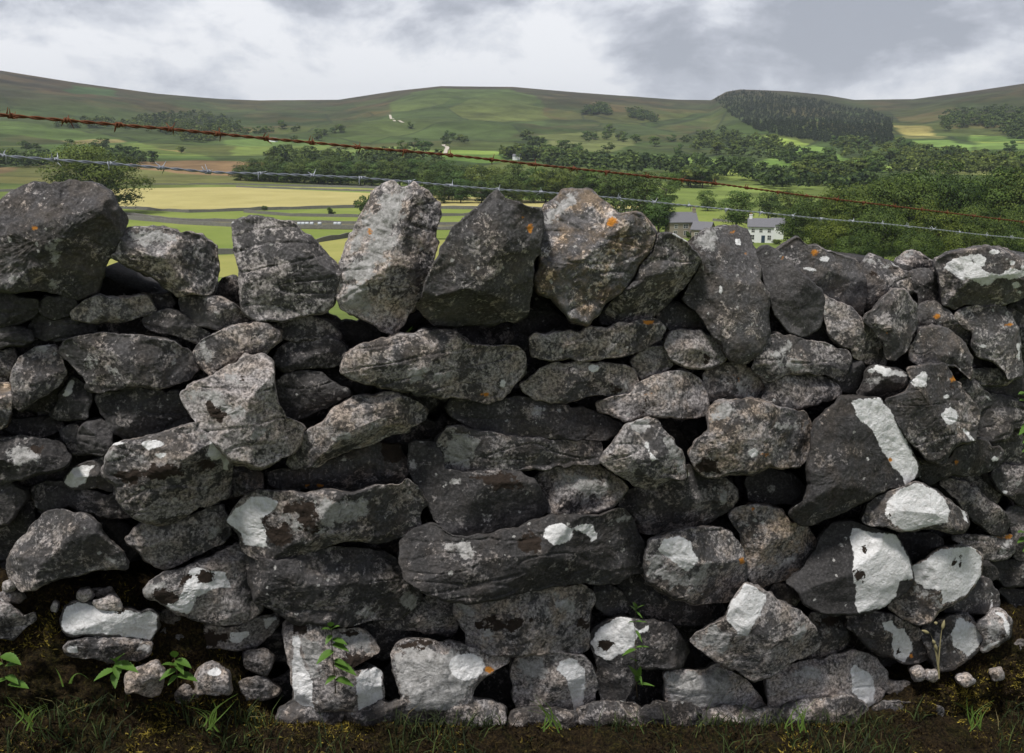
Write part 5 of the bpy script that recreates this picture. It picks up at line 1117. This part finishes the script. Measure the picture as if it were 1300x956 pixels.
barbed_wire("upper barbed wire strand, reddish brown with rust, sagging across the sky line",
            [(-160, 132), (0, 146), (15, 147), (150, 158.5), (217, 164), (338, 176), (397, 181), (455, 187), (573, 197), (679, 209), (823, 224), (908, 233), (1025, 249), (1136, 262), (1300, 282), (1460, 303)],
            [-120, -50, 15, 85, 150, 217, 277, 338, 397, 455, 514, 573, 625, 679, 728, 770, 823, 866, 908, 948, 988, 1025, 1062, 1097, 1136, 1170, 1203, 1236, 1268, 1298, 1330, 1362], RUST, .0022, .075, .016, 3)
barbed_wire("lower barbed wire strand, silvery galvanised steel, just above the cope stones",
            [(-160, 186), (0, 198), (70, 203), (140, 208), (205, 213), (272, 219), (340, 221), (397, 223), (458, 226), (520, 231), (573, 236), (633, 241), (686, 244), (787, 252), (831, 257), (922, 266), (966, 270), (1043, 278), (1120, 284), (1185, 291), (1252, 299), (1300, 303), (1460, 323)],
            [-135, -66, 2, 70, 140, 205, 265, 330, 397, 458, 520, 573, 633, 686, 732, 787, 831, 875, 922, 966, 1006, 1043, 1083, 1120, 1152, 1185, 1218, 1252, 1284, 1316, 1350], GALV, .0020, .075, .017, 4)

# ------------------------------------------------------------------ moss and earth bank at the wall foot
m, nt, b = new_mat("moss_and_earth"); t = N(nt, 'ShaderNodeTexCoord')
nA = noise(nt, t.outputs['Object'], 16, 8, .7, .3); nB = noise(nt, t.outputs['Object'], 130, 6, .75)
cA = ramp(nt, nB, [(.35, (.007, .005, .004)), (.5, (.035, .024, .013)), (.68, (.10, .07, .028))])
cB = ramp(nt, nB, [(.40, (.008, .007, .004)), (.54, (.036, .032, .011)), (.70, (.12, .095, .024))])
cc_ = mixc(nt, ramp(nt, nA, [(.46, 0.), (.6, 1.)]), cA, cB); L(nt, cc_, b.inputs['Base Color']); b.inputs['Roughness'].default_value = 1
b.inputs['Specular IOR Level'].default_value = .1
bmn = N(nt, 'ShaderNodeBump'); bmn.inputs['Distance'].default_value = .02; bmn.inputs['Strength'].default_value = 1
L(nt, math_n(nt, 'ADD', nB, nA), bmn.inputs['Height']); L(nt, bmn.outputs[0], b.inputs['Normal']); MOSS = m
bx_ = np.array([-300, 0, 60, 180, 260, 300, 360, 470, 500, 540, 640, 760, 900, 1000, 1060, 1130, 1200, 1250, 1300, 1600])
by_ = np.array([735, 742, 745, 738, 742, 800, 900, 905, 905, 905, 905, 905, 905, 905, 895, 850, 838, 790, 778, 760])
def bank_z(x, y):
    """height of the bank surface: tops out against the wall and falls towards the viewer"""
    return None
NXB = 420; gx = np.linspace(-260, 1560, NXB); top = np.interp(gx, bx_, by_)
s_ = np.linspace(0, 1, 120); rowsB = []
foot_n = pn(np.stack([gx / 70, 0 * gx + 3, 0 * gx], 1)) * 9 + pn(np.stack([gx / 24, 0 * gx + 8, 0 * gx], 1)) * 5
base_line = on_wall(np.stack([gx, 922. + foot_n * .7 - 18 * (np.clip((330 - gx) / 60, 0, 1) + np.clip((gx - 1150) / 60, 0, 1))], 1), -.05 - .08 * np.clip((gx - 270) / 70, 0, 1) * np.clip((1230 - gx) / 70, 0, 1))         # foot line
top_pt = on_wall(np.stack([gx, top], 1), .06 - .045 * (np.clip((330 - gx) / 60, 0, 1) + np.clip((gx - 1110) / 60, 0, 1)))
back_pt = top_pt + [0, .16, -.01]
front1 = base_line + np.array([0, -.10, -.035]); front2 = front1 + np.array([0, -1.4, -.12])
for u in s_:
    if u < .08: p = back_pt + (top_pt - back_pt) * (u / .08)
    elif u < .62: k = (u - .08) / .54; p = top_pt + (base_line - top_pt) * k + np.array([0, -.02, .0]) * math.sin(k * math.pi)
    elif u < .75: p = base_line + (front1 - base_line) * ((u - .62) / .13)
    else: p = front1 + (front2 - front1) * ((u - .75) / .25) ** 1.3
    rowsB.append(p)
VB = np.concatenate(rowsB); lum = fbm(VB, 9, 2, .5) * .045 + fbm(VB, 30, 4, .65) * .024 - .02 * np.abs(fbm(VB + 7, 17, 2, .5))
VB = VB + np.array([0, -.6, .7]) * lum[:, None]
QB = [(k * NXB + i, (k + 1) * NXB + i, (k + 1) * NXB + i + 1, k * NXB + i + 1) for k in range(len(s_) - 1) for i in range(NXB - 1)]
me = mesh_np("earth_bank", VB, QB, None, True); tag(mobj("earth_bank", me, MOSS), kind='structure')
# tufts of moss: thousands of tiny leaves on the bank
g = np.random.default_rng(77); n = 90000
iu = g.integers(0, NXB - 1, n); ku = g.integers(6, 100, n)
keep = (fbm(VB[ku * NXB + iu] + 40, 8, 2, .5) + g.normal(size=n) * .12) > -.02; iu, ku = iu[keep], ku[keep]; n = len(iu)
f1, f2 = g.random(n)[:, None], g.random(n)[:, None]; a0 = VB[ku * NXB + iu]; P0 = a0 + (VB[ku * NXB + iu + 1] - a0) * f1 + (VB[(ku + 1) * NXB + iu] - a0) * f2
d = g.normal(size=(n, 3)) * .6 + np.array([0, -.5, .8]); d /= np.linalg.norm(d, axis=1)[:, None]; s2 = np.cross(d, g.normal(size=(n, 3))); s2 /= np.linalg.norm(s2, axis=1)[:, None]
ln = g.uniform(.004, .013, n)[:, None]; wd = g.uniform(.001, .0026, n)[:, None]
Vt = np.stack([P0 - s2 * wd - d * .003, P0 + s2 * wd - d * .003, P0 + d * ln], 1).reshape(-1, 3)
tint = np.clip(fbm(P0, 7, 3, .5) * 1.1 + g.normal(.42, .22, n), 0, 1)
m, nt, b = new_mat("moss_leaves"); L(nt, ramp(nt, attr(nt, 'tint'), [(.25, (.018, .012, .008)), (.5, (.055, .036, .014)), (.68, (.12, .095, .02)), (1., (.30, .23, .04))]), b.inputs['Base Color'])
b.inputs['Specular IOR Level'].default_value = .15
me = mesh_np("moss", Vt, None, np.arange(3 * n).reshape(-1, 3), False, {'tint': np.repeat(tint, 3)})
tag(mobj("moss", me, m), "brown and olive moss growing over the earth at the wall foot", "moss", kind='stuff')

# short rank grass on the verge below the wall
g = np.random.default_rng(78); n = 11000
iu = g.integers(0, NXB - 1, n); ku = (70 + g.random(n) ** 1.1 * 48).astype(int)
P0 = VB[ku * NXB + iu] + (VB[ku * NXB + iu + 1] - VB[ku * NXB + iu]) * g.random(n)[:, None]
kp = (fbm(P0 + 9, 5, 3, .5) + g.normal(size=n) * .10) > .0; P0 = P0[kp]; n = len(P0)
hh_ = g.uniform(.015, .055, n)[:, None]; ln_d = g.normal(size=(n, 3)) * [.5, .5, 0]; sd_ = g.normal(size=(n, 3)) * [1, 1, 0]; sd_ /= np.linalg.norm(sd_, axis=1)[:, None]
w1 = g.uniform(.0008, .0018, n)[:, None]; Bm = P0 + hh_ * .55 * np.array([0, 0, 1.]) + ln_d * hh_ * .35; Tm = P0 + hh_ * .9 * np.array([0, 0, 1.]) + ln_d * hh_ * 1.2
Vg = np.stack([P0 - sd_ * w1, P0 + sd_ * w1, Bm + sd_ * w1 * .8, Bm - sd_ * w1 * .8, Tm], 1).reshape(-1, 3)
b5 = np.arange(n)[:, None] * 5
me = mesh_np("grass", Vg, (b5 + [0, 1, 2, 3]), (b5 + [3, 2, 4]), False, {'tint': np.repeat(np.clip(g.normal(.45, .25, n), 0, 1), 5)})
m, nt, b = new_mat("verge_grass"); L(nt, ramp(nt, attr(nt, 'tint'), [(.1, (.012, .018, .006)), (.55, (.028, .044, .010)), (.8, (.05, .07, .016)), (1., (.12, .10, .045))]), b.inputs['Base Color'])
tag(mobj("grass", me, m), "short dark grass growing on the soil in front of the wall foot", "grass", kind='stuff')

# ------------------------------------------------------------------ plants
LG = None
def plant_mat(name, dark, light):
    m, nt, b = new_mat(name); t = N(nt, 'ShaderNodeTexCoord')
    c = mixc(nt, noise(nt, t.outputs['Object'], 60, 5, .6), dark, light); L(nt, c, b.inputs['Base Color']); b.inputs['Roughness'].default_value = .55
    tr = N(nt, 'ShaderNodeBsdfTranslucent'); L(nt, c, tr.inputs[0]); mx = N(nt, 'ShaderNodeMixShader'); mx.inputs[0].default_value = .2
    L(nt, b.outputs[0], mx.inputs[1]); L(nt, tr.outputs[0], mx.inputs[2]); L(nt, mx.outputs[0], nt.nodes['Material Output'].inputs[0]); return m
NET = plant_mat("nettle_leaf", (.045, .10, .015), (.11, .21, .035)); STEM = plant_mat("plant_stem", (.06, .045, .03), (.12, .09, .05)); GRN = plant_mat("grass_blade", (.07, .13, .02), (.16, .25, .05))
SEEDM = plant_mat("grass_seed_head", (.20, .17, .09), (.36, .32, .17))
def leaf_geo(mb, base, dirv, L_, W, droop=.3, teeth=7):
    dirv = np.array(dirv, float); dirv /= np.linalg.norm(dirv); side = np.cross(dirv, [0, 0, 1.]); side /= np.linalg.norm(side) + 1e-9; up = np.cross(side, dirv)
    V = []; n = teeth * 2
    for k in range(n + 1):
        u = k / n; w_ = W * (math.sin(math.pi * min(1, u ** .62)) ** .9) * (1.0 if k % 2 else .86) * (u < 1)
        c = np.array(base) + dirv * L_ * u - np.array([0, 0, 1.]) * droop * L_ * u * u
        V += [c - side * w_ + up * w_ * .35, c, c + side * w_ + up * w_ * .35]
    F = []
    for k in range(n): a = 3 * k; F += [(a, a + 1, a + 4, a + 3), (a + 1, a + 2, a + 5, a + 4)]
    mb.add(V, F)
def fore(px, py, dz=-.13): return on_wall([[px, py]], dz)[0]
def nettle(label, pts, leaves, name="nettle", cat="nettle", mat=NET, rad=.0013, dz=-.16):
    P = np.array([fore(x, y, dz) for x, y in pts]); base = P[0]; t = empty(name, tuple(base)); tag(t, label, cat)
    mb = MB(); mb.tube(P - base, np.linspace(rad, rad * .5, len(P)), 6); mb.build("stem", STEM, t, smooth=True)
    for (x, y, dx, dy, L_) in leaves:
        p = fore(x, y, dz) - base; q = fore(x + dx, y + dy, dz - .012) - base - p; ln = np.linalg.norm(q)
        q = q / ln; mb = MB(); leaf_geo(mb, p, q + np.array([0, -.25, .1]), ln * 1.05, ln * (.30 if L_ == 0 else L_), .12); mb.build("leaf", mat, t, smooth=True)
    return t
nettle("young nettle with broad leaves at the wall foot, under the white slab", [(143, 874), (143, 860), (146, 848), (149, 838)],
       [(145, 850, -26, 12, 0), (145, 854, 3, 18, 0), (146, 843, 32, 6, 0), (147, 841, -8, -9, 0), (149, 838, 12, -12, 0), (149, 839, 6, 14, 0), (146, 845, 6, 16, 0)])
nettle("smaller nettle right of the first, at the wall foot", [(226, 874), (225, 858), (223, 845), (221, 832)],
       [(224, 850, -22, 12, 0), (224, 846, -20, -6, 0), (222, 835, -1, -13, 0), (223, 838, 22, 7, 0), (222, 840, 13, 14, 0), (225, 857, 28, 4, 0), (225, 857, -12, 12, 0)])
nettle("nettle cut by the left edge of the frame, yellowish-green", [(8, 880), (8, 865), (4, 845), (0, 828)],
       [(2, 832, 28, 8, 0), (6, 846, 24, -6, 0), (8, 858, 18, 8, 0), (4, 842, -16, 6, 0), (8, 862, -18, 6, 0), (12, 868, 28, 2, 0)])
nettle("upright nettle with toothed leaves on a brown stem before the square-edged stone", [(426, 880), (425, 862), (423, 840), (421, 815), (420, 795)],
       [(421, 800, -14, -4, 0), (421, 799, 12, -7, 0), (420, 796, 0, -10, 0), (421, 806, -8, 12, 0), (422, 818, 22, 6, 0), (422, 812, 20, 4, 0), (423, 826, -22, 15, 0), (424, 842, 29, 11, 0), (424, 838, 18, 6, 0), (426, 862, 24, 6, 0), (426, 858, -14, 10, 0)])
nettle("tall thin plant with narrow leaves in front of the lichen-ringed stone", [(809, 885), (807, 862), (807, 830), (806, 795), (807, 765)],
       [(807, 776, -10, -12, .16), (807, 774, 12, -9, .16), (807, 772, -4, -12, .16), (807, 776, 9, 8, .16), (807, 800, 8, 14, .16), (806, 789, 16, -1, .14), (806, 790, -10, -2, .14), (807, 822, 18, -3, .16), (807, 824, -20, 6, .16), (808, 840, -10, -8, .16), (809, 862, -14, -26, .18), (809, 866, 4, -28, .14), (809, 868, 22, 0, .16), (809, 850, 6, 18, .14)],
       "wild_plant", "plant", rad=.001)
nettle("green leafy plant reaching in at the right edge, beside the dark joint", [(1330, 560), (1322, 530), (1312, 508), (1304, 495)],
       [(1318, 515, -32, -12, .2), (1306, 500, -18, -2, .2), (1320, 535, -34, 14, .2), (1322, 540, -30, 20, .2), (1312, 505, -22, -8, .2), (1326, 560, -36, 10, .18), (1328, 600, -30, 20, .2), (1328, 605, -22, -10, .2)], "wild_plant", "plant")
nettle("low green sprig on the moss at the right edge, above the pale rounded stones", [(1320, 690), (1310, 680), (1300, 672)],
       [(1305, 678, -18, -6, .2), (1308, 684, -22, 2, .2), (1312, 690, -18, 8, .2)], "wild_plant", "plant")
def grass(label, blades, name="grass_tuft", mat=GRN, dz=-.16, heads=()):
    b0 = fore(*blades[0][0], dz); t = empty(name, tuple(b0)); tag(t, label, "grass")
    for pts in blades:
        P = np.array([fore(x, y, dz) for x, y in pts]) - b0; u = np.linspace(0, 1, 14); k = np.linspace(0, 1, len(P))
        if len(P) == 3:
            P = np.array([(1 - a) ** 2 * P[0] + 2 * a * (1 - a) * P[1] + a * a * P[2] for a in u])
        else: P = np.array([[np.interp(a, k, P[:, j]) for j in range(3)] for a in u])
        V = []; W = .0016
        for i, p in enumerate(P): w_ = W * (1 - (i / 13) ** 2) + .0001; V += [p + [-w_, 0, 0], p + [0, .0008, 0], p + [w_, 0, 0]]
        F = []
        for i in range(13): a = 3 * i; F += [(a, a + 1, a + 4, a + 3), (a + 1, a + 2, a + 5, a + 4)]
        mb = MB(); mb.add(V, F); mb.build("blade", mat, t, smooth=True)
    for (x, y, x2, y2) in heads:
        P = np.array([fore(x + (x2 - x) * k / 5, y + (y2 - y) * k / 5, dz) for k in range(6)]) - b0
        mb = MB(); mb.tube(P, np.array([.0006, .003, .0042, .0038, .0025, .0004]), 6); mb.build("seed_head", SEEDM, t, smooth=True)
    return t
grass("thin arching green grass blades between the two nettles", [[(90, 868), (92, 850), (108, 858)], [(88, 868), (95, 845), (112, 862)], [(80, 872), (76, 855), (70, 848)]])
grass("dry straw-coloured grass stalk with seed heads before the low right-hand stones", [[(1192, 862), (1193, 830), (1180, 802)], [(1191, 850), (1193, 815), (1197, 788)], [(1192, 858), (1190, 835), (1185, 818)]], "grass_stalk", SEEDM, -.2,
      [(1186, 816, 1190, 828), (1180, 804, 1170, 800), (1196, 800, 1199, 787), (1190, 792, 1186, 790), (1187, 818, 1184, 812)])
grass("tiny tuft of grass at the dark joint under the leaning cope stone", [[(516, 421), (520, 419), (527, 416)], [(515, 422), (518, 421), (522, 420)], [(517, 422), (522, 416), (524, 414)]], dz=-.02)
g = random.Random(5)
for (x, lab) in ((30, "short grass tuft at the bottom left corner, under the yellowish nettle"), (270, "short grass tuft right of the smaller nettle"), (700, "short grass tuft below the lobed white patch"), (1010, "short grass tuft at the wall foot, right of centre"), (1240, "short grass tuft at the bottom right corner")):
    grass(lab, [[(x + g.uniform(-14, 14), 925 + g.uniform(-6, 6)), (x + g.uniform(-18, 18), 905), (x + g.uniform(-34, 34), 890 + g.uniform(-10, 14))] for _ in range(9)], dz=-.18)

# ------------------------------------------------------------------ haze over the valley
hz = MB(); hz.box(-9000, 9000, -3000, 9000, -120, 420)
m = bpy.data.materials.new("haze_air"); m.use_nodes = True; nt = m.node_tree; nt.nodes.clear()
pv = N(nt, 'ShaderNodeVolumePrincipled'); pv.inputs['Color'].default_value = (.80, .88, 1., 1); pv.inputs['Density'].default_value = 0.00006
mo = N(nt, 'ShaderNodeOutputMaterial'); L(nt, pv.outputs[0], mo.inputs['Volume'])
if 0.00006 > 0: tag(hz.build("haze", m), "thin bluish summer haze filling the valley air", "haze", kind='stuff')
